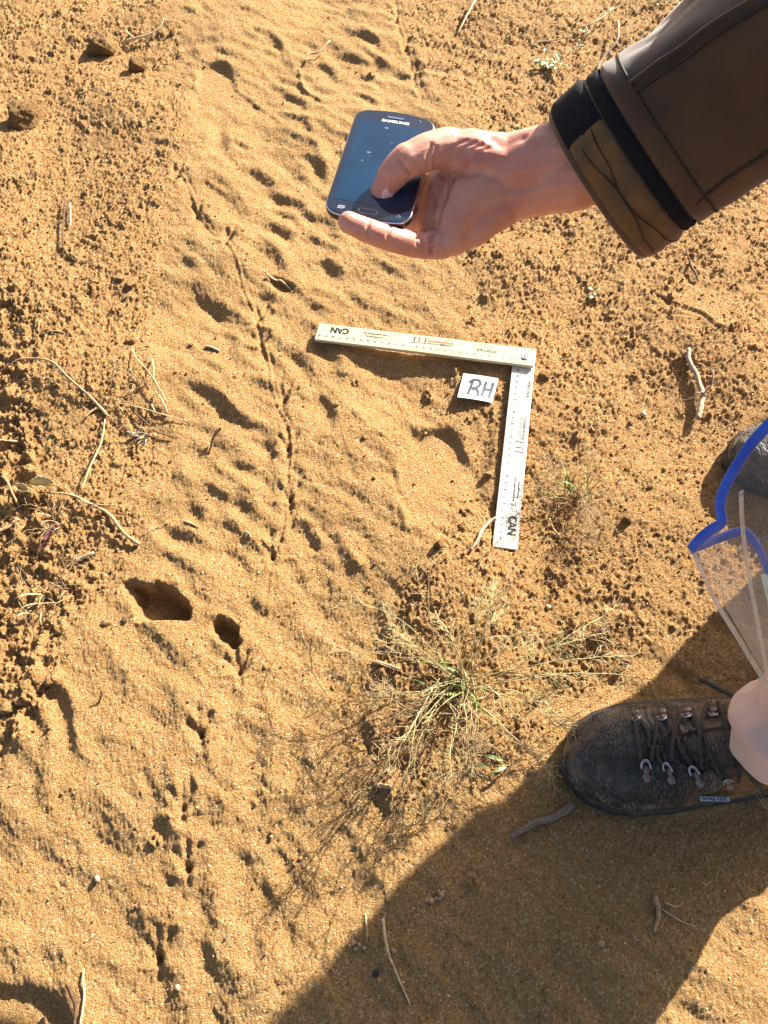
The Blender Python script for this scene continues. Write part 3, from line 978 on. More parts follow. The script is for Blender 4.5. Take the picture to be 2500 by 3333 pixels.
stick('straw', [(405, 125), (440, 128), (480, 118), (518, 104), (542, 82)], .0022, .0014, M_straw, 'pale curved straw at top left beside the brown clods', 'straw', [.005, .01, .012, .012, .016],
      [([(412, 98, .008), (416, 110, .01), (440, 128, .01)], .0014, .0010), ([(435, 134, .004), (470, 126, .008), (505, 108, .01)], .0015, .001)])
stick('straw', [(994, 196), (1010, 180), (1040, 174), (1075, 148)], .0020, .0014, M_straw, 'pale bent straw above the raised phone', 'straw', [.003, .008, .008, .016])
stick('straw', [(1488, 108), (1512, 75), (1538, 35), (1558, 2)], .0016, .0026, M_straw, 'pale dry stalk near the top edge, right of the middle', 'straw', [.003, .010, .014, .016])
stick('twig', [(212, 655), (207, 720), (207, 800), (222, 832), (248, 853)], .0014, .0012, M_twigd, 'thin dark twig standing curved on rough soil at left', 'twig', [.012, .008, .004, .003, .002])
stick('straw', [(228, 656), (228, 690), (227, 732)], .0013, .0010, M_straw, 'short pale straw right beside the thin dark twig at left', 'straw', [.008, .006, .004])
stick('straw', [(255, 305), (285, 300), (325, 292)], .0011, .0008, M_straw, 'short faint straw between the two groups of brown clods', 'straw')
stick('twig', [(2243, 852), (2250, 878), (2262, 900), (2270, 918)], .0022, .0012, M_twigd, 'short dark twig below the jacket cuff', 'twig', [.004, .006, .005, .002])
stick('straw', [(1247, 2990), (1256, 3060), (1268, 3110), (1290, 3165), (1335, 3268)], .0016, .0008, M_straw, 'long pale straw lying in the lower shadow', 'straw', [.004, .006, .005, .003, .002])
stick('straw', [(1189, 2975), (1193, 3010), (1196, 3052)], .0009, .0007, M_straw, 'short fine straw on the shadow edge', 'straw')
stick('stick', [(1662, 2728), (1700, 2702), (1750, 2676), (1800, 2662), (1862, 2622)], .0022, .0042, M_twigg, 'grey weathered stick lying in the shadow below the boot toe', 'stick', [.003, .004, .005, .005, .005],
      [([(1700, 2702, .004), (1680, 2700, .004), (1668, 2716, .002)], .0018, .001)])
stick('twig', [(222, 3203), (240, 3235), (252, 3275), (245, 3340)], .0021, .0016, M_twigd, 'dark curved twig at the rim of the lower left print', 'twig', [.006, .007, .006, .004])
stick('straw', [(268, 3155), (270, 3200), (274, 3245), (264, 3345)], .0011, .0013, M_straw, 'long pale straw beside the dark curved twig at lower left', 'straw', [.003, .004, .003, .003])
stick('straw', [(868, 893), (895, 902), (915, 905), (946, 932)], .0016, .0012, M_straw, 'pale chip of straw on the rim of a small hollow', 'straw', [.004, .006, .005, .002])
stick('twig', [(668, 1124), (690, 1128), (712, 1138)], .0022, .0018, M_twigp, 'short pale twig lying left of the level ruler end', 'twig')
stick('twig', [(598, 1694), (622, 1703), (646, 1716)], .0013, .0010, M_twigb, 'short thin twig left of the two parallel grooves', 'twig')
stick('twig', [(458, 1738), (500, 1715), (542, 1695)], .0011, .0008, M_twigb, 'thin slanting twig right of the crooked root end', 'twig')
stick('twig', [(238, 1816), (270, 1805), (302, 1793)], .0026, .0020, M_twigp, 'short pale twig below the dark red leaf', 'twig')
stick('twig', [(800, 1733), (812, 1742), (818, 1753)], .0015, .0010, M_twigb, 'tiny twig between the print trail and the smooth sand', 'twig')
stick('root', [(2150, 2958), (2190, 2985), (2225, 3003), (2265, 3016)], .0007, .0004, M_straw, 'hair thin pale root at the right edge of the shadow', 'root')
stick('root', [(2160, 2936), (2185, 2947), (2202, 2952), (2220, 2940)], .0006, .0004, M_straw, 'forked fine pale root just inside the right side of the shadow', 'root')
stick('twig', [(2126, 2915), (2140, 2955), (2138, 2990), (2124, 3035)], .0028, .0014, M_twigb, 'dull brown twig lying in the right part of the shadow', 'twig')
stick('straw', [(2285, 2872), (2300, 2880), (2318, 2865)], .0006, .0004, M_straw, 'curl of pale straw high in the right part of the shadow', 'straw')
stick('twig', [(1214, 2152), (1240, 2160), (1270, 2172), (1302, 2184)], .0026, .0018, M_twigb, 'straight brown twig at the upper left of the grass tussock', 'twig')
stick('twig', [(1218, 2556), (1245, 2558), (1282, 2566)], .0026, .0022, M_twigb, 'short brown twig below the grass tussock', 'twig')
stick('twig', [(2005, 98), (2006, 140), (1998, 165), (1962, 195), (1942, 226)], .0016, .0022, M_twigp, 'bent pale stem beside the top of the jacket sleeve', 'twig', [.016, .02, .018, .010, .004])
stick('straw', [(1740, 142), (1800, 134), (1862, 126)], .0009, .0008, M_straw, 'thin straight straw left of the green plant at the top', 'straw', [.004, .006, .006])
stick('straw', [(1878, 110), (1930, 100), (1992, 52)], .0013, .0010, M_straw, 'thin arched straw reaching towards the jacket sleeve', 'straw', [.008, .014, .020], [([(1925, 101, .014), (1950, 80, .02), (1985, 60, .02)], .0009, .0006)])
stick('straw', [(60, 1430), (20, 1436), (-20, 1442)], .0014, .0012, M_straw, 'short straw poking in from the left edge', 'straw')
stick('twig', [(-10, 1740), (30, 1718), (62, 1690)], .0030, .0016, M_twigb, 'stubby brown twig at the left edge below the curling root', 'twig')
stick('straw', [(120, 1075), (128, 1052), (134, 1038)], .0010, .0008, M_straw, 'tiny straw on rough soil at left', 'straw')
stick('twig', [(130, 1082), (165, 1076), (208, 1078)], .0013, .0010, M_twigb, 'short level twig on rough soil at left', 'twig')
stick('straw', [(424, 2960), (432, 2950), (440, 2945)], .0011, .0009, M_twigb, 'tiny chip of twig on sand near the lower left', 'twig')
stick('straw', [(270, 3066), (282, 3058), (294, 3048)], .0010, .0009, M_twigb, 'tiny pale chip above the lower left print', 'twig')
stick('straw', [(328, 2290), (338, 2276), (346, 2260)], .0012, .0009, M_twigd, 'tiny dark upright splinter on the smooth mound', 'twig', [.001, .006, .012])
stick('straw', [(1830, 1740), (1800, 1712), (1788, 1690)], .0014, .0010, M_straw, 'short dry stalk below the small grass tuft', 'straw', [.002, .008, .012])

# ------------------------------------------------------------------ fallen leaves
def leaf(u, v, L, W, ang, m, name, label, curl=.3, lift=.006, parent=None, twist=0.0):
    c = on(u, v, lift)
    vs, fs = [], []
    n, w = 10, 5
    R_ = Matrix.Rotation(ang, 4, 'Z') @ Matrix.Rotation(twist, 4, 'X')
    for i in range(n + 1):
        t = i / n
        hw = W / 2 * math.sin(math.pi * min(1, t * .93 + .06)) ** .8
        for j in range(w):
            s = j / (w - 1) * 2 - 1
            z = curl * W * (s * s) + .10 * L * math.sin(t * 3) + .03 * W * math.sin(t * 17 + s)
            vs.append(c + R_ @ Vector(((t - .5) * L, s * hw, z)))
    for i in range(n):
        for j in range(w - 1):
            a_ = i * w + j
            fs.append((a_, a_ + 1, a_ + w + 1, a_ + w))
    me_ = mesh(name, vs, fs)
    o = link(name, me_, m)
    s_ = o.modifiers.new('thick', 'SOLIDIFY')
    s_.thickness = .0004
    tag(o, label, name.replace('_', ' '))
    return o

M_leafy = mat('dry yellow leaf', (0.34, 0.24, 0.09), .6, .4, color2=(.50, .38, .17), vscale=90, bump=.3)
M_leafr = mat('dark red leaf', (0.10, 0.030, 0.022), .5, .5, var=.5, vscale=120, bump=.3)
leaf(152, 1592, .034, .016, -.1, M_leafy, 'dry_leaf', 'folded yellow brown leaf where the crooked root starts', .5, .008)
leaf(92, 1612, .022, .011, -.45, M_leafy, 'dry_leaf', 'small curled brown leaf left of the folded yellow leaf', .8, .005)
leaf(170, 1745, .022, .009, 1.2, M_leafr, 'dry_leaf', 'dark red curled leaf, upper one of two at left', .8, .006)
leaf(148, 1792, .018, .007, .75, M_leafr, 'dry_leaf', 'dark red curled leaf, lower one of two at left', .7, .005)
leaf(1598, 2012, .012, .004, .5, M_leafr, 'dry_leaf', 'tiny reddish leaf above the grass tussock', .7, .004)
leaf(2036, 2158, .011, .008, .2, M_leafr, 'dry_leaf', 'tiny brown leaf square beside the tip of the long grass stem', .4, .003)

# ------------------------------------------------------------------ grasses and small plants
M_gstem = mat('grass stem', (0.30, 0.27, 0.10), .6, .4, color2=(.50, .38, .18), vscale=25)
M_gblade = mat('grass blade', (0.15, 0.23, 0.045), .5, .5, color2=(.30, .33, .09), vscale=40)
M_gdry = mat('dry grass', (0.42, 0.29, 0.14), .7, .3, color2=(.26, .17, .08), vscale=60)
M_green = mat('small green leaf', (0.17, 0.24, 0.05), .5, .5, color2=(.30, .32, .12), vscale=80)

def blade_mesh(P, w, name):
    vs, fs = [], []
    n = len(P)
    for i, p in enumerate(P):
        t = (P[min(i + 1, n - 1)] - P[max(i - 1, 0)]).normalized()
        s = t.cross(Vector((0, 0, 1)))
        if s.length < 1e-4:
            s = Vector((1, 0, 0))
        s.normalize()
        u_ = s.cross(t)
        k = w * (1 - (i / (n - 1)) ** 1.6) * .5 + .0001
        vs += [p - s * k + u_ * k * .5, p, p + s * k + u_ * k * .5]
    for i in range(n - 1):
        for j in range(2):
            a_ = i * 3 + j
            fs.append((a_, a_ + 1, a_ + 4, a_ + 3))
    return mesh(name, vs, fs)

def grass_stem(c, az, L, h, droop, r, panicle, rnd, parent, m, bend=0.0):
    P = []
    n = 12
    for i in range(n + 1):
        t = i / n
        d = L * t
        a_ = az + bend * t * t
        z = h * math.sin(min(math.pi, t * math.pi * droop)) + .001
        x, y = c.x + math.cos(a_) * d, c.y + math.sin(a_) * d
        P.append(Vector((x + rnd.uniform(-.001, .001), y + rnd.uniform(-.001, .001), max(hgt(x, y) * t + c.z * (1 - t) + z, hgt(x, y) + .001))))
    mb = MB().add(tube_data(P, [r * (1 - .55 * i / n) for i in range(n + 1)], 4))
    if panicle:
        for k in range(panicle):
            t = rnd.uniform(.48, 1.0)
            i = min(int(t * n), n - 1)
            p = P[i].lerp(P[i + 1], t * n - i)
            d = (P[i + 1] - P[i]).normalized()
            sd_ = Vector((rnd.uniform(-1, 1), rnd.uniform(-1, 1), rnd.uniform(-.2, .9))).normalized()
            e = (d * .75 + sd_ * rnd.uniform(.5, 1.1)).normalized()
            l = rnd.uniform(.008, .030) * (1.5 - t)
            q1, q2 = p + e * l * .5, p + e * l + Vector((0, 0, -.06 * l))
            mb.add(tube_data([p, q1, q2], [r * .45, r * .38, r * .3], 3, cap=False))
            for _ in range(rnd.choice([1, 2, 2, 3])):
                s0 = p.lerp(q2, rnd.uniform(.35, .95))
                e2 = (e + Vector((rnd.uniform(-1, 1), rnd.uniform(-1, 1), rnd.uniform(-.3, .6))) * .9).normalized()
                l2 = rnd.uniform(.003, .010)
                mb.add(tube_data([s0, s0 + e2 * l2 * .6, s0 + e2 * l2], [r * .33, r * .5, r * .15], 3, cap=False))
    return mb.build('stem', m, parent)

def grass_blade(c, az, L, h, w, rnd, parent, m):
    n = 7
    P = []
    for i in range(n + 1):
        t = i / n
        x, y = c.x + math.cos(az) * L * t, c.y + math.sin(az) * L * t
        P.append(Vector((x, y, c.z + h * math.sin(t * math.pi * rnd_h(rnd)) + .001)))
    return link('blade', blade_mesh(P, w, 'blade'), m, parent)

def rnd_h(r):
    return .72

# main tussock
rnd = random.Random(4)
c0 = on(1500, 2232, -.001)
tus = thing('grass_tussock', 'sprawling sparse grass tussock with long thin seed stems beside the boot toe', 'grass', c0)
guide = [((2135, 2170), .055, 0), ((2010, 2022), .07, 16), ((1240, 2085), .045, 8), ((1590, 1930), .11, 18), ((1560, 2020), .06, 10), ((1215, 2262), .03, 8), ((1330, 2330), .04, 8),
         ((1300, 2420), .05, 16), ((1510, 2560), .05, 14), ((1430, 2640), .04, 14), ((1700, 2380), .05, 8), ((1860, 2455), .06, 16), ((1790, 2560), .05, 16), ((1840, 2330), .05, 14),
         ((1850, 2180), .05, 10), ((1960, 2090), .05, 14), ((2100, 2170), .06, 18), ((1380, 2010), .07, 18), ((1650, 2060), .06, 14), ((1740, 2120), .06, 12)]
for (u, v), h_, pn in guide:
    e = G(u, v, h_ * .25)
    az = math.atan2(e.y - c0.y, e.x - c0.x)
    L_ = math.hypot(e.x - c0.x, e.y - c0.y)
    grass_stem(c0 + Vector((rnd.uniform(-.012, .012), rnd.uniform(-.012, .012), 0)), az, L_, h_, .86, .00075, pn + 8, rnd, tus, M_gstem, rnd.uniform(-.15, .15))
for k in range(25):
    az = rnd.uniform(0, 2 * math.pi)
    L_ = rnd.uniform(.05, .17)
    grass_stem(c0 + Vector((rnd.gauss(0, .012), rnd.gauss(0, .012), 0)), az, L_, rnd.uniform(.02, .085), rnd.uniform(.6, .9), rnd.uniform(.0004, .0007),
               rnd.choice([5, 10, 15, 20]), rnd, tus, rnd.choice([M_gstem, M_gdry, M_gdry]), rnd.uniform(-.6, .6))
for k in range(22):
    az = rnd.uniform(0, 2 * math.pi)
    grass_blade(c0 + Vector((rnd.gauss(0, .018), rnd.gauss(0, .018), .001)), az, rnd.uniform(.02, .065), rnd.uniform(.008, .03), rnd.uniform(.0015, .0034), rnd, tus, rnd.choice([M_gblade, M_gblade, M_gdry]))
# seed stems whose shadows comb the sand to the lower left
c1 = on(1290, 2300, -.001)
for k in range(9):
    az = rnd.uniform(2.4, 5.2)
    grass_stem(c0 + Vector((rnd.gauss(-.03, .02), rnd.gauss(-.02, .02), 0)), az, rnd.uniform(.07, .15), rnd.uniform(.05, .11), .8, .0006, 22, rnd, tus, M_gdry, rnd.uniform(-.5, .5))

def tuft(u, v, label, n_stem, n_blade, R_, seed, m1, m2, hmul=1.0, cat='grass', pan=10, spread=.006):
    r = random.Random(seed)
    c = on(u, v, -.001)
    t = thing('grass_tuft', label, cat, c)
    for k in range(n_stem):
        grass_stem(c + Vector((r.gauss(0, spread), r.gauss(0, spread), 0)), r.uniform(0, 2 * math.pi), R_ * r.uniform(.4, 1), R_ * r.uniform(.2, .55) * hmul, r.uniform(.6, .9), r.uniform(.0004, .0007), pan, r, t, m1, r.uniform(-.6, .6))
    for k in range(n_blade):
        grass_blade(c + Vector((r.gauss(0, spread), r.gauss(0, spread), .001)), r.uniform(0, 2 * math.pi), R_ * r.uniform(.2, .5), R_ * r.uniform(.1, .35) * hmul, r.uniform(.0014, .003), r, t, m2)
    return t

tuft(1868, 1600, 'small green grass tuft right of the upright ruler arm', 26, 12, .085, 5, M_gdry, M_gblade, pan=12, spread=.010)
tuft(172, 1690, 'grey dried grass tuft by the crooked root at left', 12, 10, .055, 6, M_gdry, M_gdry, pan=2, spread=.008)
tuft(455, 1412, 'little dried grey tuft in a hollow below the dark thin twig', 4, 26, .028, 7, M_gdry, mat('grey dry grass', (.30, .25, .16), .8, .3), pan=0)
tuft(150, 1945, 'dry tuft among broken crust above the clod cluster', 10, 14, .06, 8, M_gdry, M_gdry, pan=4, spread=.012)
tuft(1950, 2075, 'dry stubble tuft beside the reddish clod above the tussock', 8, 8, .04, 9, M_gdry, M_gdry, pan=4)
tuft(460, 1255, 'wisp of dry grass where the straw bundle starts', 7, 3, .045, 12, M_gdry, M_gdry, pan=2)

def leafy(u, v, label, n, L, W, seed, cat='plant'):
    r = random.Random(seed)
    c = on(u, v, .001)
    t = thing('seedling', label, cat, c)
    for k in range(n):
        az = r.uniform(0, 2 * math.pi)
        o_ = Vector((r.gauss(0, L * .8), r.gauss(0, L * .5), 0))
        b0 = c + o_ + Vector((0, 0, .004))
        Ls = L * r.uniform(.6, 1.2)
        P = [b0 + Vector((math.cos(az) * Ls * i / 5, math.sin(az) * Ls * i / 5, .35 * Ls * math.sin(i / 5 * 2.4))) for i in range(6)]
        vs, fs = [], []
        for i, p in enumerate(P):
            s = Vector((-math.sin(az), math.cos(az), 0)) * W * .5 * math.sin(math.pi * min(1, i / 5 * .9 + .08))
            vs += [p - s + Vector((0, 0, .15 * W)), p, p + s + Vector((0, 0, .15 * W))]
        for i in range(5):
            for j in range(2):
                a_ = i * 3 + j
                fs.append((a_, a_ + 1, a_ + 4, a_ + 3))
        link('leaf', mesh('leaf', vs, fs), M_green, t)
        MB().add(tube_data([c + Vector((0, 0, -.002)), c + o_ * .5 + Vector((0, 0, .006)), b0], .0006, 4)).build('stalk', M_gstem, t)
    return t

leafy(1775, 222, 'green leafy plant growing on rough soil above the wrist', 22, .017, .0055, 3)
leafy(1668, 432, 'sprig of small green leaves just above the thumb base', 5, .012, .005, 4)
leafy(1930, 955, 'tiny green seedling below the jacket cuff', 5, .009, .005, 5)
leafy(2140, 12, 'green plant at the top edge beside the sleeve', 8, .018, .005, 6)
leafy(1900, 112, 'pale green sprig on the arched straw near the top', 5, .012, .004, 7)
leafy(1880, 165, 'small green sprig below the arched straw near the top', 5, .012, .004, 8)
leafy(1660, 2490, 'single green blade cluster below the tussock centre', 3, .022, .004, 9)

# ------------------------------------------------------------------ the folding ruler
M_wood = bpy.data.materials.new('varnished pale wood')
M_wood.use_nodes = True
nt = M_wood.node_tree
b_ = nt.nodes['Principled BSDF']
b_.inputs['Roughness'].default_value = .38
b_.inputs['Specular IOR Level'].default_value = .45
tc = nt.nodes.new('ShaderNodeTexCoord')
mp = nt.nodes.new('ShaderNodeMapping')
mp.inputs['Scale'].default_value = (12, 260, 60)
nz = nt.nodes.new('ShaderNodeTexNoise')
nz.inputs['Scale'].default_value = 1
nz.inputs['Detail'].default_value = 5
rp = nt.nodes.new('ShaderNodeValToRGB')
rp.color_ramp.elements[0].color = (.48, .38, .21, 1)
rp.color_ramp.elements[1].color = (.60, .51, .33, 1)
rp.color_ramp.elements[0].position = .3
rp.color_ramp.elements[1].position = .65
nt.links.new(tc.outputs['Object'], mp.inputs[0])
nt.links.new(mp.outputs[0], nz.inputs['Vector'])
nt.links.new(nz.outputs[0], rp.inputs[0])
nt.links.new(rp.outputs[0], b_.inputs['Base Color'])
M_woodw = M_wood.copy()
M_woodw.name = 'sun bleached pale wood'
for n_ in M_woodw.node_tree.nodes:
    if n_.type == 'VALTORGB':
        n_.color_ramp.elements[0].color = (.56, .50, .37, 1)
        n_.color_ramp.elements[1].color = (.66, .61, .50, 1)
M_ink = mat('black print', (.02, .02, .022), .5, .4)
M_inkr = mat('red print', (.50, .07, .06), .5, .4)
M_inkg = mat('faint tick print', (.36, .26, .14), .6, .3)
M_steel = mat('dull steel', (.42, .42, .43), .35, .5, .9, var=.2, vscale=200)

RUL = thing('folding_ruler', 'L shaped wooden folding ruler lying open round the large print', 'ruler', MA @ Vector((.015, .015, 0)))

def arm(M, m, brand_flip, k_off):
    me_ = bpy.data.meshes.new('ruler_arm')
    mb = MB().box((0, 0, 0), (RUL_L, RUL_W, RUL_T))
    me_ = mesh('ruler_arm', mb.v, mb.f, False)
    bevel_mesh(me_, .0006, 2)
    o = bpy.data.objects.new('ruler_arm', me_)
    COL.objects.link(o)
    me_.materials.append(m)
    o.parent = RUL
    o.matrix_parent_inverse = RUL.matrix_world.inverted()
    o.matrix_basis = M
    zt = RUL_T + .00015
    def T(x, y, rot=0.0, sx=1.0, z=zt):
        return Matrix.Translation((x, y, z)) @ Matrix.Rotation(rot, 4, 'Z') @ Matrix.Diagonal((sx, 1, 1, 1))
    nums = [(str(k), .0047, T(k * .01 + k_off, .0215, 0, .82)) for k in range(2, 31)]
    nums.append(('1cm', .0034, T(.010 + k_off + .001, .0215, 0, .8)))
    def child(me__, mm):
        c = bpy.data.objects.new(me__.name, me__)
        c['kind'] = 'stuff'
        COL.objects.link(c)
        me__.materials.append(mm)
        c.parent = o
    child(text_mesh(nums, 'scale_numbers'), M_ink)
    tk = MB()
    for i in range(0, 304):
        x = i * .001 + k_off
        l = .0042 if i % 10 == 0 else (.0032 if i % 5 == 0 else .0022)
        tk.add(([Vector((x - .00009, RUL_W - .0008 - l, zt)), Vector((x + .00009, RUL_W - .0008 - l, zt)), Vector((x + .00009, RUL_W - .0008, zt)), Vector((x - .00009, RUL_W - .0008, zt))], [(0, 1, 2, 3)]))
    tme = mesh('scale_ticks', tk.v, tk.f, False)
    child(tme, M_inkg)
    # printed lettering in its own frame: bx along, by up
    def Bm(bx, by, sx=1.0):
        bx, by = bx * .01, by * .01
        if brand_flip:
            return Matrix.Translation((.256 + k_off - bx, .0175 - by, zt)) @ Matrix.Rotation(math.pi, 4, 'Z') @ Matrix.Diagonal((sx, 1, 1, 1))
        return Matrix.Translation((.048 + k_off + bx, .001 + by, zt)) @ Matrix.Diagonal((sx, 1, 1, 1))
    X0 = 0 if brand_flip else 0
    items = [('WildTrack', .0068, Bm(1.65, 1.25, .95)), ('CONSERVATION', .0046, Bm(8.15, 1.15, 1.02)),
             ('www.wildtrack.org', .0034, Bm(17.4, 1.22, .95)), ('www.conservationFIT.org', .0034, Bm(17.4, .70, .95)),
             ('Non-invasive Wildlife Monitoring', .0020, Bm(1.9, .30)), ('Footprint Identification Technology', .0020, Bm(8.1, .32)),
             ('CONSERVE AFRICA NOW', .0021, Bm(22.6, .15))]
    child(text_mesh(items, 'printed_lettering'), M_ink)
    # heavy letters: FIT with serifs, CAN emblem
    hv = MB()
    def rect(bx0, by0, bx1, by1):
        Mx = Bm(0, 0)
        hv.add(([Mx @ Vector((p * .01, q * .01, .00005)) for p, q in ((bx0, by0), (bx1, by0), (bx1, by1), (bx0, by1))], [(0, 1, 2, 3)]))
    for x0, x1, y0, y1 in [(10.15, 10.30, .35, 1.35), (10.05, 10.42, .32, .40), (10.05, 10.85, 1.30, 1.38), (10.78, 10.85, 1.15, 1.38), (10.30, 10.62, .82, .90),
                           (11.05, 11.20, .35, 1.05), (10.97, 11.28, .32, .40), (10.97, 11.28, 1.0, 1.06),
                           (11.70, 11.87, .35, 1.35), (11.60, 11.97, .32, .40), (11.35, 12.22, 1.30, 1.38), (11.35, 11.42, 1.12, 1.38), (12.15, 12.22, 1.12, 1.38)]:
        rect(x0, y0, x1, y1)
    # C as an arc band, A as two bars with a gap, N as three bars
    Mx = Bm(0, 0)
    def band_(pts, w):
        P_ = [Vector((p * .01, q * .01, .0001)) for p, q in pts]
        vs = []
        for i, p in enumerate(P_):
            t = (P_[min(i + 1, len(P_) - 1)] - P_[max(i - 1, 0)]).normalized()
            nn = Vector((-t.y, t.x, 0)) * w * .005
            vs += [Mx @ (p - nn), Mx @ (p + nn)]
        hv.add((vs, [(2 * i, 2 * i + 1, 2 * i + 3, 2 * i + 2) for i in range(len(P_) - 1)]))
    band_([(21.75 + .42 * math.cos(a_) * -1, .85 + .42 * math.sin(a_)) for a_ in np.linspace(-2.35, 2.35, 16)], .28)
    band_([(22.05, .38), (22.45, 1.38)], .22)
    band_([(22.43, 1.38), (22.85, .38)], .22)
    band_([(22.25, .68), (22.7, .68)], .2)
    band_([(23.05, .35), (23.05, 1.38)], .26)
    band_([(23.02, 1.36), (23.75, .38)], .26)
    band_([(23.75, .35), (23.75, 1.38)], .26)
    child(mesh('bold_lettering', hv.v, hv.f, False), M_ink)
    # little red paw dots and the red bars
    rd = MB()
    for i in range(26):
        bx = .05 + i * .235
        by = .72 + .13 * math.sin(i * 1.05) + (.1 if i % 2 else -.06)
        cc = [Mx @ Vector((bx * .01 + .00062 * math.cos(a_), by * .01 + .00062 * math.sin(a_), .00005)) for a_ in np.linspace(0, 2 * math.pi, 7)[:-1]]
        rd.add((cc, [tuple(range(6))]))
    for y0 in (.60, .78):
        rd.add(([Mx @ Vector((p * .01, q * .01, .00005)) for p, q in ((6.3, y0), (9.9, y0), (9.9, y0 + .09), (6.3, y0 + .09))], [(0, 1, 2, 3)]))
    cc = [Mx @ Vector((.1112 + .0013 * math.cos(a_), .0122 + .0010 * math.sin(a_), .0001)) for a_ in np.linspace(0, 2 * math.pi, 9)[:-1]]
    rd.add((cc, [tuple(range(8))]))
    child(mesh('red_emblems', rd.v, rd.f, False), M_inkr)
    return o

armA = arm(MA, M_wood, False, .0025)
armB = arm(MBm, M_woodw, True, .0010)
# rivet at the joint
rv = MB()
def lathe(prof, seg=20):
    v, f = [], []
    for r_, z_ in prof:
        for k in range(seg):
            a_ = 2 * math.pi * k / seg
            v.append(Vector((r_ * math.cos(a_), r_ * math.sin(a_), z_)))
    for i in range(len(prof) - 1):
        for k in range(seg):
            k2 = (k + 1) % seg
            f.append((i * seg + k, i * seg + k2, (i + 1) * seg + k2, (i + 1) * seg + k))
    f.append(tuple(range((len(prof) - 1) * seg, len(prof) * seg)))
    return v, f
rv.add(lathe([(.0042, 0), (.0044, .0006), (.0040, .0013), (.0028, .0014), (.0024, .0009), (.0019, .0009), (.0016, .0013), (.0004, .0014)]))
o = link('rivet', mesh('rivet', [MA @ (p + Vector((.0135, .0165, RUL_T))) for p in rv.v], rv.f), M_steel, RUL)
# twig debris resting on the lower arm
stick('straw', [(1636, 1692), (1655, 1680), (1690, 1662)], .0005, .0003, M_twigp, 'hair thin straw lying across the foot of the upright ruler arm', 'straw', [.0125, .0125, .0125])

# ------------------------------------------------------------------ laminated RH card
M_card = mat('white card', (.82, .82, .84), .5, .4)
M_lam = mat('clear laminate', (.62, .58, .54), .12, .6)
def card_pt(s, t, h=0.0):
    TL, TR, BR, BL = [(1509, 1214), (1623, 1232), (1602, 1312), (1489, 1293)]
    a_ = G(*TL, .004).lerp(G(*TR, .006), s)
    b_ = G(*BL, .012).lerp(G(*BR, .005), s)
    p = a_.lerp(b_, t)
    p.z += h + .0015 * math.sin(s * 3) * t
    return p
def card_sheet(s0, s1, t0, t1, h, th, name, m, parent=None, n=8):
    vs, fs = [], []
    for k in (0, 1):
        for i in range(n + 1):
            for j in range(n + 1):
                vs.append(card_pt(s0 + (s1 - s0) * i / n, t0 + (t1 - t0) * j / n, h + th * k))
    N1 = (n + 1) ** 2
    for i in range(n):
        for j in range(n):
            a_ = i * (n + 1) + j
            fs.append((N1 + a_, N1 + a_ + n + 1, N1 + a_ + n + 2, N1 + a_ + 1))
            fs.append((a_, a_ + 1, a_ + n + 2, a_ + n + 1))
    for i in range(n):
        for (p, q) in ((i, i + 1), (n * (n + 1) + i + 1, n * (n + 1) + i)):
            fs.append((p, q, q + N1, p + N1) if p < q else (q, p, p + N1, q + N1))
        for (p, q) in ((i * (n + 1), (i + 1) * (n + 1)), ((i + 1) * (n + 1) + n, i * (n + 1) + n)):
            fs.append((p, q, q + N1, p + N1))
    me_ = mesh(name, vs, fs, False)
    bm = bmesh.new(); bm.from_mesh(me_); bmesh.ops.recalc_face_normals(bm, faces=bm.faces); bm.to_mesh(me_); bm.free()
    return link(name, me_, m, parent)
CARD = thing('marker_card', 'small white laminated card with hand lettered RH by the ruler', 'card', card_pt(.5, .5))
card_sheet(0, 1, 0, 1, .0, .0005, 'laminate', M_lam, CARD)
card_sheet(.07, .975, .05, .915, .0007, .0004, 'paper', M_card, CARD)
M_pen = mat('blue black marker ink', (.010, .010, .030), .5, .4)
pen = MB()
def pen_stroke(pts, w=.042):
    P = []
    Q = smooth_path([Vector((a_, b_2, 0)) for a_, b_2 in pts], 5) if len(pts) > 2 else [Vector((*pts[0], 0)).lerp(Vector((*pts[1], 0)), i / 6) for i in range(7)]
    vs = []
    for i, p in enumerate(Q):
        t = (Q[min(i + 1, len(Q) - 1)] - Q[max(i - 1, 0)]).normalized()
        nn = Vector((-t.y, t.x * 1.25, 0)) * w
        for s in (-1, 1):
            qq = p + nn * s
            vs.append(card_pt(qq.x, qq.y, .0014))
    pen.add((vs, [(2 * i, 2 * i + 1, 2 * i + 3, 2 * i + 2) for i in range(len(Q) - 1)]))
pen_stroke([(.325, .26), (.30, .55), (.265, .86)])
pen_stroke([(.235, .39), (.27, .30), (.33, .24), (.45, .22), (.53, .29), (.53, .42), (.45, .54), (.34, .60)])
pen_stroke([(.34, .60), (.47, .60), (.53, .70), (.55, .88)])
pen_stroke([(.69, .22), (.68, .55), (.655, .86)])
pen_stroke([(.885, .23), (.885, .55), (.865, .86)])
pen_stroke([(.68, .55), (.885, .53)])
link('lettering', mesh('lettering', pen.v, pen.f, False), M_pen, CARD)

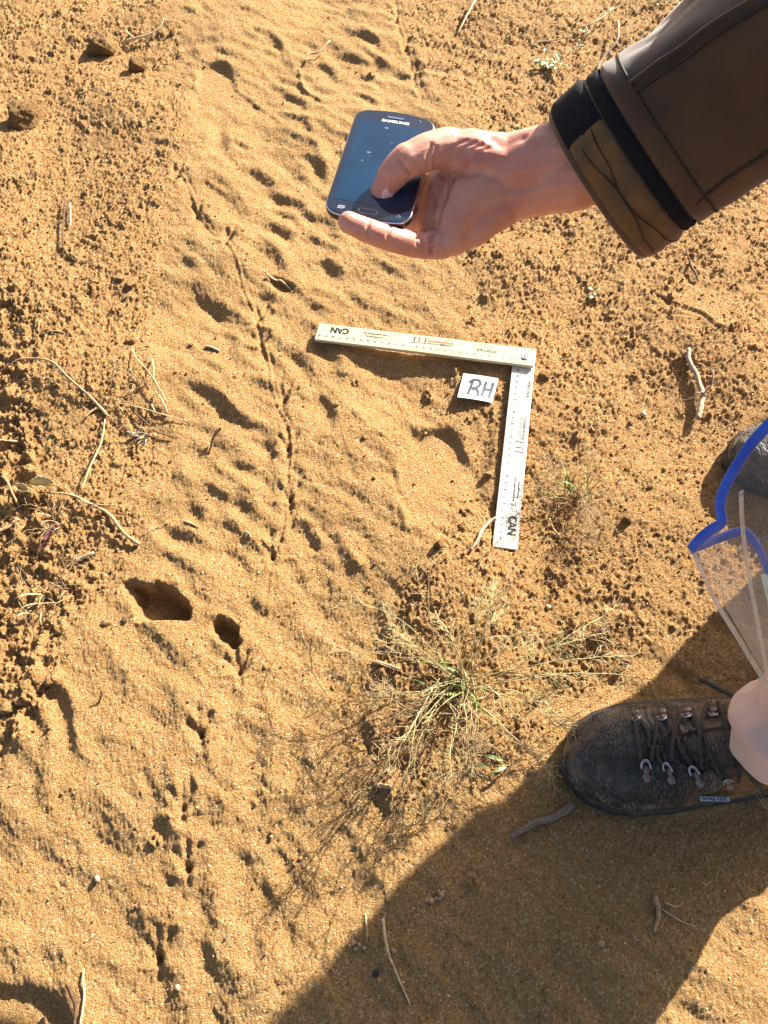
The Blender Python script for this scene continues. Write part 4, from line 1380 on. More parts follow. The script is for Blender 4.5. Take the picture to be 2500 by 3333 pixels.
# ------------------------------------------------------------------ the phone held over the print
PW, PL, PT = .0685, .1305, .0090
Rph = Matrix(((0.96965, 0.23755, 0.05792), (-0.23764, 0.97134, -0.00544), (-0.05755, -0.00849, 0.99831)))
MP = Matrix.Translation((0.01393, 0.54614, 0.43312)) @ Rph.to_4x4()
PHONE = bpy.data.objects.new('phone', None)
COL.objects.link(PHONE)
PHONE.matrix_world = MP
tag(PHONE, 'black touchscreen phone with silver rim held level in the hand', 'phone')
M_pback = mat('black phone shell', (.012, .012, .016), .25, .5)
M_rim = mat('silver rim', (.55, .57, .60), .22, .5, .95)
M_glass = mat('phone front glass', (.010, .016, .030), .06, .55, var=.15, vscale=20)
M_screen = mat('switched off screen', (.003, .018, .048), .09, .5, color2=(.005, .028, .062), vscale=16, detail=3)  # blue of the reflected sky is put into the base colour
M_print = mat('silver print', (.62, .64, .68), .3, .5, .3)

def rr(w, l, r, seg=8, bulge=0.0):
    out = []
    for cx, cy, a0 in ((w / 2 - r, l / 2 - r, 0), (-w / 2 + r, l / 2 - r, 90), (-w / 2 + r, -l / 2 + r, 180), (w / 2 - r, -l / 2 + r, 270)):
        for k in range(seg + 1):
            a_ = math.radians(a0 + 90 * k / seg)
            out.append((cx + r * math.cos(a_), cy + r * math.sin(a_)))
        if bulge and a0 in (0, 180):
            s = 1 if a0 == 0 else -1
            for t in (.25, .5, .75):
                out.append(((.5 - t) * (w - 2 * r) * s, s * (l / 2 + bulge * math.sin(math.pi * t))))
    return out

def plate(levels, name, m, parent, captop=True, capbot=True):
    v, f = [], []
    n = None
    for (w, l, r, z) in levels:
        ring = rr(w, l, r, 8, .0022)
        n = len(ring)
        v += [Vector((x, y, z)) for x, y in ring]
    for i in range(len(levels) - 1):
        for k in range(n):
            k2 = (k + 1) % n
            f.append((i * n + k, i * n + k2, (i + 1) * n + k2, (i + 1) * n + k))
    if captop:
        f.append(tuple(range((len(levels) - 1) * n, len(levels) * n)))
    if capbot:
        f.append(tuple(range(n))[::-1])
    me_ = mesh(name, v, f, True)
    for p in me_.polygons:
        if len(p.vertices) > 4:
            p.use_smooth = False
    o = bpy.data.objects.new(name, me_)
    COL.objects.link(o)
    me_.materials.append(m)
    o.parent = parent
    return o
plate([(PW - .008, PL - .008, .010, -PT), (PW - .003, PL - .003, .0115, -PT + .0008), (PW, PL, .013, -PT + .003), (PW + .0006, PL + .0006, .013, -.0030), (PW, PL, .013, -.0012)], 'shell', M_pback, PHONE)
plate([(PW, PL, .013, -.0018), (PW + .0006, PL + .0006, .013, -.0010), (PW + .0004, PL + .0004, .013, -.0003), (PW - .0010, PL - .0010, .0125, .0001)], 'rim', M_rim, PHONE, False, False)
plate([(PW - .0012, PL - .0012, .0123, -.0008), (PW - .0012, PL - .0012, .0123, .0001), (PW - .0022, PL - .0022, .0118, .0004)], 'front_glass', M_glass, PHONE)
def phone_child(me_, m, z=0):
    o = bpy.data.objects.new(me_.name, me_)
    COL.objects.link(o)
    me_.materials.append(m)
    o.parent = PHONE
    return o
mb = MB().box((-.0292, -.0500, .0004), (.0292, .0495, .00055))
phone_child(mesh('screen', mb.v, mb.f, False), M_screen)
phone_child(text_mesh([('SAMSUNG', .0046, Matrix.Translation((.001, .0532, .0006)) @ Matrix.Diagonal((1.12, 1, 1, 1)))], 'logo'), M_print)
mb = MB()
for i in range(14):
    x = -.0066 + i * .00098
    mb.box((x, .0577, .0004), (x + .0006, .0590, .0008))
mb.box((-.0072, .0574, .0004), (.0074, .0577, .0009)).box((-.0072, .0590, .0004), (.0074, .0593, .0009))
phone_child(mesh('speaker_grille', mb.v, mb.f, False), M_rim)
mb = MB()
mb.add((lambda d: ([p + Vector((.0205, .0588, .0004)) for p in d[0]], d[1]))(lathe([(.0014, 0), (.0014, .0002), (.0006, .0002)], 12)))
phone_child(mesh('front_camera', mb.v, mb.f), mat('lens', (.02, .02, .05), .1, .8))
mb = MB()
for x0, y0 in ((-.0218, -.0582), (-.0208, -.0574)):
    w_, h_ = .0042, .0026
    for lo, hi in (((x0 - w_ / 2, y0 - h_ / 2), (x0 + w_ / 2, y0 - h_ / 2 + .0003)), ((x0 - w_ / 2, y0 + h_ / 2 - .0003), (x0 + w_ / 2, y0 + h_ / 2)),
                   ((x0 - w_ / 2, y0 - h_ / 2), (x0 - w_ / 2 + .0003, y0 + h_ / 2)), ((x0 + w_ / 2 - .0003, y0 - h_ / 2), (x0 + w_ / 2, y0 + h_ / 2))):
        mb.box((lo[0], lo[1], .0004), (hi[0], hi[1], .0006))
phone_child(mesh('recent_apps_key', mb.v, mb.f, False), M_print)
mb = MB()
ring = rr(.0150, .0052, .0024, 5)
for i in range(len(ring)):
    a_, c_ = ring[i], ring[(i + 1) % len(ring)]
    mb.add(tube_data([Vector((a_[0], a_[1] - .0580, .0005)), Vector((c_[0], c_[1] - .0580, .0005))], .00025, 4, cap=False))
phone_child(mesh('home_button', mb.v, mb.f), M_rim)
mb = MB()
mb.add(tube_data(smooth_path([Vector((.0225, -.0570, .0005)), Vector((.0250, -.0575, .0005)), Vector((.0252, -.0592, .0005)), Vector((.0215, -.0594, .0005))], 3), .0002, 4))
phone_child(mesh('back_key', mb.v, mb.f), M_print)
# smudges of dust on the screen
mb = MB()
for x, y, rx, ry in [(-.0135, .010, .0022, .0012), (-.0165, -.001, .0013, .0010), (-.005, .044, .0030, .0014), (-.012, .006, .0008, .0005), (.003, .026, .0010, .0008)]:
    mb.add(([Vector((x + rx * math.cos(a_) * random.uniform(.6, 1.1), y + ry * math.sin(a_) * random.uniform(.6, 1.1), .0006)) for a_ in np.linspace(0, 2 * math.pi, 13)[:-1]], [tuple(range(12))]))
phone_child(mesh('dust_smudges', mb.v, mb.f, False), mat('dust', (.09, .12, .15), .8, .2, var=.5, vscale=900))['kind'] = 'stuff'

# ------------------------------------------------------------------ the person: crouching at the right, mostly outside the frame
PERSON = thing('person', 'person crouching at the right in brown jacket and pale pink trousers, holding a phone', 'person', (.62, .32, 0))

def warp(me_, fn):
    """move every vertex by fn(position, normal) -> new position"""
    n_ = len(me_.vertices)
    c_ = np.zeros(n_ * 3, np.float32)
    k_ = np.zeros(n_ * 3, np.float32)
    me_.vertices.foreach_get('co', c_)
    me_.vertices.foreach_get('normal', k_)
    out = [fn(Vector(p), Vector(q)) for p, q in zip(c_.reshape(-1, 3).tolist(), k_.reshape(-1, 3).tolist())]
    me_.vertices.foreach_set('co', np.array([tuple(p) for p in out], np.float32).ravel())
    me_.update()

def body_piece(chains, voxel, it, name):
    v, f = [], []
    for c_ in chains:
        d = ball_capsule(*c_[:2], **(c_[2] if len(c_) > 2 else {}))
        o_ = len(v)
        v += d[0]
        f += [tuple(i + o_ for i in q_) for q_ in d[1]]
    return remeshed(name, v, f, voxel, it)

# --- hand and forearm, finely remeshed
dz = .028
def hp(u, v, z):
    return Z(u, v, z + dz)
hand_chains = [
    # forearm and wrist (two strands make it oval)
    ([hp(2150, 360, .545), hp(1900, 480, .572), hp(1760, 520, .582), hp(1640, 545, .590)], [.034, .0285, .0255, .0245]),
    ([hp(2150, 420, .550), hp(1900, 560, .575), hp(1760, 602, .592), hp(1640, 625, .604)], [.034, .0265, .0235, .0245]),
    # thumb side of the palm and thumb
    ([hp(1660, 545, .590), hp(1545, 512, .584), hp(1440, 484, .578)], [.0245, .0205, .0150]),
    ([hp(1462, 486, .580), hp(1400, 492, .574), hp(1322, 527, .570)], [.0165, .0142, .0132]),
    ([hp(1325, 522, .570), hp(1285, 560, .573), hp(1243, 622, .5805)], [.0132, .0122, .0094]),
    # heel of the hand: the near lobe
    ([hp(1640, 600, .603), hp(1530, 650, .595), hp(1478, 720, .590), hp(1462, 776, .590)], [.0270, .0240, .0185, .0135]),
    ([hp(1660, 570, .606), hp(1560, 600, .605), hp(1490, 560, .602)], [.026, .020, .0160]),
    ([hp(1620, 640, .606), hp(1545, 725, .600), hp(1480, 782, .598)], [.026, .0185, .0125]),
    # hollow of the palm, set deeper
    ([hp(1455, 600, .603), hp(1425, 690, .602), hp(1415, 775, .598)], [.0150, .0150, .0130]),
    ([hp(1470, 560, .606), hp(1420, 640, .606), hp(1402, 720, .604)], [.0150, .0120, .0110]),
    # little finger along the lower edge of the phone
    ([hp(1440, 795, .592), hp(1368, 797, .584), hp(1290, 782, .573), hp(1215, 758, .565), hp(1135, 724, .560)], [.0120, .0106, .0098, .0094, .0084]),
    # ring, middle and index fingers curling behind the phone
    ([hp(1405, 720, .608), hp(1365, 715, .618), hp(1270, 690, .622), hp(1180, 640, .618), hp(1140, 610, .611)], [.0120, .0098, .0090, .0084, .0075]),
    ([hp(1412, 660, .612), hp(1370, 650, .622), hp(1270, 610, .632), hp(1180, 555, .632), hp(1135, 530, .625)], [.0120, .0098, .0090, .0085, .0075]),
    ([hp(1420, 600, .612), hp(1380, 575, .624), hp(1290, 520, .640), hp(1215, 470, .644), hp(1170, 450, .640)], [.0120, .0096, .0090, .0084, .0075]),
]
hand = body_piece(hand_chains, .0011, 4, 'hand')
# creases and tendons pressed into the skin
nvh = len(hand.vertices)
co = np.zeros(nvh * 3, np.float32)
hand.vertices.foreach_get('co', co)
co = co.reshape(-1, 3)
no = np.zeros(nvh * 3, np.float32)
hand.vertices.foreach_get('normal', no)
no = no.reshape(-1, 3)
hb = BVHTree.FromPolygons([v.co for v in hand.vertices], [tuple(p.vertices) for p in hand.polygons])
def crease(pts, w, depth):
    Q = []
    for u, v in pts:
        h_ = hb.ray_cast(CAMPOS, ray(u, v).normalized())
        if h_[0] is not None:
            Q.append(h_[0])
    if len(Q) < 2:
        return
    Q = np.array([list(p) for p in smooth_path(Q, 6)])
    lo, hi = Q.min(0) - 4 * w, Q.max(0) + 4 * w
    sel = np.where(np.all((co > lo) & (co < hi), 1))[0]
    d = np.full(len(sel), 1e9)
    for i in range(len(Q) - 1):
        a_, bb = Q[i], Q[i + 1] - Q[i]
        t = np.clip(((co[sel] - a_) @ bb) / (bb @ bb + 1e-12), 0, 1)
        d = np.minimum(d, np.linalg.norm(co[sel] - a_ - t[:, None] * bb, axis=1))
    co[sel] -= no[sel] * (1.7 * depth * np.exp(-.5 * (d / w) ** 2))[:, None]
for pts, w, d in [
    ([(1405, 470), (1392, 510), (1396, 545)], .0011, .0010), ([(1420, 478), (1412, 520), (1418, 550)], .0010, .0006),
    ([(1300, 520), (1322, 545), (1340, 568)], .0014, .0014), ([(1315, 512), (1335, 535), (1352, 560)], .0010, .0006),
    ([(1545, 462), (1500, 490), (1470, 520)], .0011, .0008), ([(1570, 470), (1520, 500), (1488, 530)], .0011, .0008), ([(1590, 480), (1545, 510), (1510, 545)], .0011, .0007),
    ([(1520, 455), (1480, 475), (1452, 500)], .0010, .0006), ([(1560, 500), (1515, 540), (1500, 570)], .0012, .0007),
    ([(1475, 575), (1450, 640), (1425, 715), (1402, 775), (1405, 822)], .0016, .0026), ([(1440, 570), (1468, 590), (1485, 570)], .0013, .0016),
    ([(1405, 630), (1418, 670), (1412, 720), (1395, 760)], .0010, .0010), ([(1430, 600), (1440, 640), (1430, 670)], .0010, .0007),
    ([(1382, 745), (1372, 775), (1380, 815)], .0012, .0010), ([(1368, 745), (1358, 775), (1362, 812)], .0010, .0007),
    ([(1272, 735), (1262, 765), (1268, 800)], .0011, .0008), ([(1205, 715), (1196, 740), (1200, 775)], .0010, .0008),
    ([(1600, 452), (1640, 470), (1700, 450)], .0030, .0010),
]:
    crease(pts, w, d)
hand.vertices.foreach_set('co', co.ravel())
hand.update()

# --- the rest of the body under the clothes
Lank, Lkn = Vector((.375, .135, .11)), Vector((.39, .195, .46))
Rank, Rkn = Vector((.70, .49, .11)), Vector((.52, .465, .36))
PelL, PelR = Vector((.80, .63, .55)), Vector((.84, .74, .55))
Che, Nek = Vector((.74, .63, .84)), Vector((.66, .57, 1.01))
ShR, ShL = Vector((.64, .74, .87)), Vector((.64, .46, .90))
ElbR = Z(2700, 10, .530)
ElbL, WrL = Vector((.54, .33, .66)), Vector((.42, .22, .57))
core = body_piece([
    ([Lank, Lank.lerp(Lkn, .5) + Vector((.02, 0, 0)), Lkn, PelL], [.036, .05, .055, .075]),
    ([Rank, Rank.lerp(Rkn, .5) + Vector((.005, 0, 0)), Rkn, PelR], [.036, .05, .055, .075]),
    ([(PelL + PelR) / 2, Che, Nek], [.12, .115, .05]), ([ShL, Che + Vector((0, 0, .05)), ShR], [.05, .08, .05]),
    ([ShR, ElbR, hp(2150, 390, .552)], [.046, .036, .032]), ([ShL, ElbL, WrL], [.048, .038, .026]),
    ([WrL, WrL + Vector((-.03, .04, -.03)), WrL + Vector((-.05, .07, -.06))], [.028, .030, .018]),
    ([Nek, Nek + Vector((-.03, 0, .09)), Nek + Vector((-.05, 0, .17))], [.05, .075, .085]),
    ([Nek + Vector((-.09, 0, .06)), Nek + Vector((-.05, 0, .07))], [.030, .05]),
    ([Nek + Vector((-.135, 0, .115)), Nek + Vector((-.115, 0, .14))], [.011, .010]),
], .006, 3, 'core')
bm = bmesh.new()
bm.from_mesh(core)
bm.from_mesh(hand)
bme = bpy.data.meshes.new('body')
bm.to_mesh(bme)
bm.free()
bme.polygons.foreach_set('use_smooth', [True] * len(bme.polygons))
M_skin = bpy.data.materials.new('skin')
M_skin.use_nodes = True
nt = M_skin.node_tree
b_ = nt.nodes['Principled BSDF']
b_.inputs['Roughness'].default_value = .48
b_.inputs['Specular IOR Level'].default_value = .4
b_.inputs['Subsurface Weight'].default_value = .35
b_.inputs['Subsurface Radius'].default_value = (.012, .004, .002)
b_.inputs['Subsurface Scale'].default_value = .6
geo = nt.nodes.new('ShaderNodeNewGeometry')
def nn_(sc, d=3):
    n = nt.nodes.new('ShaderNodeTexNoise')
    n.inputs['Scale'].default_value = sc
    n.inputs['Detail'].default_value = d
    nt.links.new(geo.outputs['Position'], n.inputs['Vector'])
    return n.outputs[0]
def mixn(fac, c1, c2, lo=.35, hi=.65):
    r = nt.nodes.new('ShaderNodeMapRange')
    r.inputs[1].default_value = lo
    r.inputs[2].default_value = hi
    nt.links.new(fac, r.inputs[0])
    m_ = nt.nodes.new('ShaderNodeMix')
    m_.data_type = 'RGBA'
    nt.links.new(r.outputs[0], m_.inputs[0])
    for i_, c_ in ((6, c1), (7, c2)):
        if isinstance(c_, tuple):
            m_.inputs[i_].default_value = (*c_, 1)
        else:
            nt.links.new(c_, m_.inputs[i_])
    return m_.outputs[2]
c_ = mixn(nn_(28, 2), (.60, .29, .19), (.54, .20, .135), .35, .7)
c_ = mixn(nn_(90, 3), c_, (.62, .31, .22), .5, .8)
nt.links.new(c_, b_.inputs['Base Color'])
bp = nt.nodes.new('ShaderNodeBump')
bp.inputs['Strength'].default_value = .35
bp.inputs['Distance'].default_value = .0005
vo = nt.nodes.new('ShaderNodeTexVoronoi')
vo.inputs['Scale'].default_value = 900
nt.links.new(geo.outputs['Position'], vo.inputs['Vector'])
nt.links.new(vo.outputs['Distance'], bp.inputs['Height'])
nt.links.new(bp.outputs[0], b_.inputs['Normal'])
body = link('body', bme, M_skin, PERSON)
# thumb nail
M_nail = mat('nail', (.78, .50, .42), .25, .5)
hit = hb.ray_cast(CAMPOS, ray(1262, 636).normalized())
if hit[0] is not None:
    d_ = lathe([(.0001, .0012), (.0028, .0011), (.0046, .0004), (.0052, -.0004)], 14)
    nrm = hit[1]
    Mn = Matrix.Translation(hit[0] - nrm * .0006) @ nrm.to_track_quat('Z', 'Y').to_matrix().to_4x4() @ Matrix.Diagonal((1, 1.2, .6, 1))
    link('thumb_nail', mesh('thumb_nail', [Mn @ p for p in d_[0]], d_[1]), M_nail, PERSON)
# hair
hv_, hf_ = ball_capsule([Nek + Vector((-.02, 0, .13)), Nek + Vector((-.045, 0, .185))], [.088, .092])
link('hair', remeshed('hair', hv_, hf_, .006, 2), mat('brown hair', (.06, .035, .02), .6, .3, var=.4, vscale=60, bump=.8, bscale=200), PERSON)

# --- trousers
M_tr = mat('pale pink cotton', (.60, .41, .33), .9, .2, var=.07, vscale=12, bump=.6, bscale=55, sheen=.2, bdist=.006)
tro = body_piece([
    ([Vector((.363, .143, .118)), Vector((.386, .168, .25)), Lkn + Vector((0, 0, -.02)), Lkn.lerp(PelL, .5), PelL], [.052, .050, .058, .075, .092]),
    ([Vector((.690, .49, .10)), Vector((.63, .485, .20)), Rkn, Rkn.lerp(PelR, .5), PelR], [.062, .062, .070, .088, .105]),
    ([PelL, PelR, (PelL + PelR) / 2 + Vector((-.03, .02, .14))], [.10, .10, .125]),
], .005, 4, 'trousers')
warp(tro, lambda p, n: p + n * (.0035 * math.sin(46 * p.y + 95 * p.z + 5 * noise.noise(p * 9)) + noise.noise(Vector((p.x * 9, p.y * 9, p.z * 22))) * .006 + noise.noise(p * 38) * .0030 + .0016 * abs(noise.noise(Vector((p.x * 30, p.y * 30, p.z * 90))))))
link('trousers', tro, M_tr, PERSON)

# --- jacket: torso and left arm as one cloth, the right sleeve lofted
M_jk = mat('brown waxed cloth', (.098, .046, .014), .66, .3, color2=(.036, .017, .006), vscale=8, bump=.5, bscale=900, sheen=.25, bdist=.0004)
M_jko = mat('ochre quilted lining', (.150, .072, .018), .75, .25, color2=(.10, .055, .02), vscale=60, bump=.5, bscale=700, sheen=.2)
M_blk = mat('black hook and loop strap and groove shade', (.006, .006, .008), .85, .2, bump=.5, bscale=900)
M_seam = mat('brown piping', (.030, .018, .010), .7, .3, bump=.3, bscale=900)
jk = body_piece([
    ([(PelL + PelR) / 2 + Vector((-.01, .02, .06)), Che, Nek + Vector((0, 0, -.03))], [.125, .130, .085]),
    ([ShL, Che + Vector((0, 0, .05)), ShR], [.075, .12, .075]),
    ([ShL, ElbL, WrL], [.075, .062, .048]),
    ([ShR, ShR.lerp(ElbR, .5), ElbR], [.075, .070, .060]),
], .006, 3, 'jacket')
warp(jk, lambda p, n: p + n * (noise.noise(p * 14) * .008 + noise.noise(p * 36) * .003))
JK = link('jacket', jk, M_jk, PERSON)

C0 = Z(1945, 605, .606)
C1 = Z(2640, 60, .515)
axv = (C1 - C0).normalized()
chord = (Z(2110, 835, .606) - Z(1780, 375, .606)).normalized()
e1 = (chord - axv * chord.dot(axv)).normalized()
e2 = axv.cross(e1).normalized()
if e2.dot(CAMPOS - C0) < 0:
    e2 = -e2
LS = (C1 - C0).length
def slv(t, phi, dr=0.0, along=0.0):
    """t metres from the cuff edge; phi 0 = lower edge seen by the viewer, 90 = facing the viewer, 180 = upper edge"""
    a_ = .0665 + .02 * t
    b_2 = .0480 + .10 * t
    c = C0 + axv * (t + along)
    # soft folds
    f_ = 0.0
    if t > .03:
        k = min(1, (t - .03) / .05)
        f_ = k * (.0042 * math.sin(3 * phi + 26 * t) + .0085 * noise.noise(Vector((math.cos(phi) * 1.3, math.sin(phi) * 1.3, t * 16))) + .003 * noise.noise(Vector((math.cos(phi) * 3, math.sin(phi) * 3, t * 40))))
    return c + e1 * (a_ + dr + f_) * math.cos(phi) + e2 * (b_2 + dr + f_) * math.sin(phi)
NPH = 72
def ringloft(ts, drs, name, m, parent, ph0=0.0, ph1=2 * math.pi, closed=True, nph=NPH):
    v, f = [], []
    for t, dr in zip(ts, drs):
        for k in range(nph + (0 if closed else 1)):
            ph = ph0 + (ph1 - ph0) * k / nph
            v.append(slv(max(t, 0), ph, dr, min(t, 0)))
    n = nph + (0 if closed else 1)
    for i in range(len(ts) - 1):
        for k in range(n if closed else n - 1):
            k2 = (k + 1) % n
            f.append((i * n + k, i * n + k2, (i + 1) * n + k2, (i + 1) * n + k))
    me_ = mesh(name, v, f)
    bm = bmesh.new(); bm.from_mesh(me_); bmesh.ops.recalc_face_normals(bm, faces=bm.faces); bm.to_mesh(me_); bm.free()
    me_.polygons.foreach_set('use_smooth', [True] * len(me_.polygons))
    return link(name, me_, m, parent)
# inner lining, hem, dark recess, body of the sleeve
tt = [.05, .02, .004, 0.0, -.0012, 0.0, .003, .012, .024, .033, .036, .038, .042, .045, .047, .050, .056] + list(np.linspace(.064, LS + .03, 42))
dd = [-.010, -.006, -.004, -.003, -.001, .0012, .0020, .0010, .0006, .0010, -.0010, -.0036, -.0036, -.0012, .0014, .0022, .0010] + [.0] * 42
ringloft(tt, dd, 'sleeve', M_jk, JK)
# quilted tab over the cuff facing the viewer
P0, P1 = math.radians(-12), math.radians(128)
def cuffpad(ph0, ph1, t0, t1, th, name, m, n=60, quilt=True):
    v, f = [], []
    nt_ = 12
    for i in range(nt_ + 1):
        s = i / nt_
        for k in range(n + 1):
            q_ = k / n
            ph = ph0 + (ph1 - ph0) * q_
            t = t0 + (t1 - t0) * s
            edge = min(s, 1 - s) * nt_ / 2.0
            edge2 = min(q_, 1 - q_) * n / 3.0
            d = th * min(1, edge, edge2) ** .5
            if quilt:
                d -= .0009 * (abs(math.sin(s * math.pi * 2.0 + .0)) < .25) * (0 < i < nt_)
                d += .0007 * noise.noise(Vector((q_ * 14, s * 4, 1)))
            v.append(slv(t, ph, .0012 + d))
    for i in range(nt_):
        for k in range(n):
            a_ = i * (n + 1) + k
            f.append((a_, a_ + 1, a_ + n + 2, a_ + n + 1))
    return link(name, mesh(name, v, f), m, JK)
cuffpad(math.radians(-20), math.radians(118), .0030, .0330, .0024, 'cuff_tab', M_jko)
cuffpad(math.radians(112), math.radians(200), .0020, .0330, .0030, 'cuff_strap', M_blk, quilt=False)
ringloft([.0345, .0365, .0395, .0425, .0445], [.0008, .0022, .0016, .0022, .0010], 'cuff_groove_shade', M_blk, JK)  # black band laid over the cuff groove, standing in for its shade
# stitched seams
def seam(ph_fn, t0, t1, r, name, m, dr=.0006, n=50):
    P = [slv(t0 + (t1 - t0) * i / n, ph_fn(i / n), dr) for i in range(n + 1)]
    MB().add(tube_data(P, r, 6)).build(name, m, JK)
seam(lambda s: math.radians(112 - 14 * s), .060, LS, .0020, 'seam', M_seam)
seam(lambda s: math.radians(118 - 14 * s), .060, LS, .0016, 'seam', M_jk, .0010)
seam(lambda s: math.radians(30 + 4 * s), .050, LS, .0015, 'seam', M_seam, .0003)
def ringseam(t, r, m, dr=.0006, p0=0, p1=360):
    P = [slv(t, math.radians(p0 + (p1 - p0) * i / 70), dr) for i in range(71)]
    MB().add(tube_data(P, r, 6)).build('seam', m, JK)
ringseam(.060, .0011, M_seam, .0004)
# quilting stitches on the tab
for t_, t2, a0, a1 in ((.0285, .0120, -15, 106), (.0090, .0240, 10, 112)):
    P = [slv(t_ + (t2 - t_) * i / 60 + .0008 * math.sin(i * .31), math.radians(a0 + (a1 - a0) * i / 60), .0040) for i in range(61)]
    MB().add(tube_data(P, .00045, 5)).build('stitch_line', M_seam, JK)

# ------------------------------------------------------------------ boots
M_lea = bpy.data.materials.new('cracked leather')
M_lea.use_nodes = True
nt = M_lea.node_tree
b_ = nt.nodes['Principled BSDF']
b_.inputs['Specular IOR Level'].default_value = .45
tc = nt.nodes.new('ShaderNodeTexCoord')
sx_ = nt.nodes.new('ShaderNodeSeparateXYZ')
nt.links.new(tc.outputs['Object'], sx_.inputs[0])
def mr(src, a0, a1, b0=0.0, b1=1.0):
    r = nt.nodes.new('ShaderNodeMapRange')
    r.inputs[1].default_value, r.inputs[2].default_value, r.inputs[3].default_value, r.inputs[4].default_value = a0, a1, b0, b1
    nt.links.new(src, r.inputs[0])
    return r.outputs[0]
def nz_(sc, d=4, mpsc=None):
    n = nt.nodes.new('ShaderNodeTexNoise')
    n.inputs['Scale'].default_value = sc
    n.inputs['Detail'].default_value = d
    if mpsc:
        m_ = nt.nodes.new('ShaderNodeMapping')
        m_.inputs['Scale'].default_value = mpsc
        nt.links.new(tc.outputs['Object'], m_.inputs[0])
        nt.links.new(m_.outputs[0], n.inputs['Vector'])
    else:
        nt.links.new(tc.outputs['Object'], n.inputs['Vector'])
    return n.outputs[0]
def mixl(fac, c1, c2):
    m_ = nt.nodes.new('ShaderNodeMix')
    m_.data_type = 'RGBA'
    nt.links.new(fac, m_.inputs[0])
    for i_, c_ in ((6, c1), (7, c2)):
        if isinstance(c_, tuple):
            m_.inputs[i_].default_value = (*c_, 1)
        else:
            nt.links.new(c_, m_.inputs[i_])
    return m_.outputs[2]
dark = mixl(mr(nz_(60), .3, .7), (.016, .013, .011), (.050, .042, .036))
brown = mixl(mr(nz_(45), .3, .7), (.100, .050, .017), (.165, .086, .032))
col_ = mixl(mr(sx_.outputs[0], .145, .215), brown, dark)
scf = mixl(mr(nz_(38, 9), .52, .68, 0, .7), col_, (.17, .145, .12))
# cracks run across the vamp where the foot bends
vo = nt.nodes.new('ShaderNodeTexVoronoi')
vo.feature = 'DISTANCE_TO_EDGE'
vo.inputs['Scale'].default_value = 1.0
m_ = nt.nodes.new('ShaderNodeMapping')
m_.inputs['Scale'].default_value = (360, 110, 110)
nt.links.new(tc.outputs['Object'], m_.inputs[0])
dst = nt.nodes.new('ShaderNodeMix')
dst.data_type = 'RGBA'
dst.inputs[0].default_value = .5
nt.links.new(m_.outputs[0], dst.inputs[6])
nt.links.new(m_.outputs[0], dst.inputs[7])
nt.links.new(m_.outputs[0], vo.inputs['Vector'])
crk = mr(vo.outputs['Distance'], 0, .16, 1, 0)
zone1 = mr(nz_(32, 3), .36, .52)
mlt = nt.nodes.new('ShaderNodeMath'); mlt.operation = 'MULTIPLY'
nt.links.new(crk, mlt.inputs[0]); nt.links.new(zone1, mlt.inputs[1])
dusty = nt.nodes.new('ShaderNodeMath'); dusty.operation = 'MULTIPLY'
nt.links.new(mr(sx_.outputs[2], .055, .018, 0, .8), dusty.inputs[0]); nt.links.new(mr(nz_(55, 7), .44, .66), dusty.inputs[1])
scf = mixl(dusty.outputs[0], scf, (.30, .18, .085))
fin = mixl(mlt.outputs[0], scf, (.006, .005, .004))
nt.links.new(fin, b_.inputs['Base Color'])
nt.links.new(mr(nz_(50), .3, .7, .42, .75), b_.inputs['Roughness'])
sub_ = nt.nodes.new('ShaderNodeMath'); sub_.operation = 'MULTIPLY_ADD'
nt.links.new(mlt.outputs[0], sub_.inputs[0]); sub_.inputs[1].default_value = -1.2
nt.links.new(mr(nz_(420, 4), .2, .8, 0, .5), sub_.inputs[2])
bp = nt.nodes.new('ShaderNodeBump')
bp.inputs['Strength'].default_value = .8
bp.inputs['Distance'].default_value = .0009
nt.links.new(sub_.outputs[0], bp.inputs['Height'])
nt.links.new(bp.outputs[0], b_.inputs['Normal'])
M_rub = mat('black rubber', (.013, .012, .012), .6, .4, color2=(.035, .030, .025), vscale=60, bump=.4, bscale=500)
M_lace = mat('braided lace', (.035, .028, .024), .85, .3, color2=(.075, .060, .048), vscale=420, bump=1.0, bscale=1200)
M_hook = mat('worn steel hook', (.36, .40, .46), .35, .5, .85, color2=(.22, .24, .28), vscale=150)
M_copper = mat('worn copper rivet', (.26, .15, .09), .45, .5, .7, color2=(.12, .12, .16), vscale=150)
M_thr = mat('pale thread', (.52, .44, .32), .8, .3)

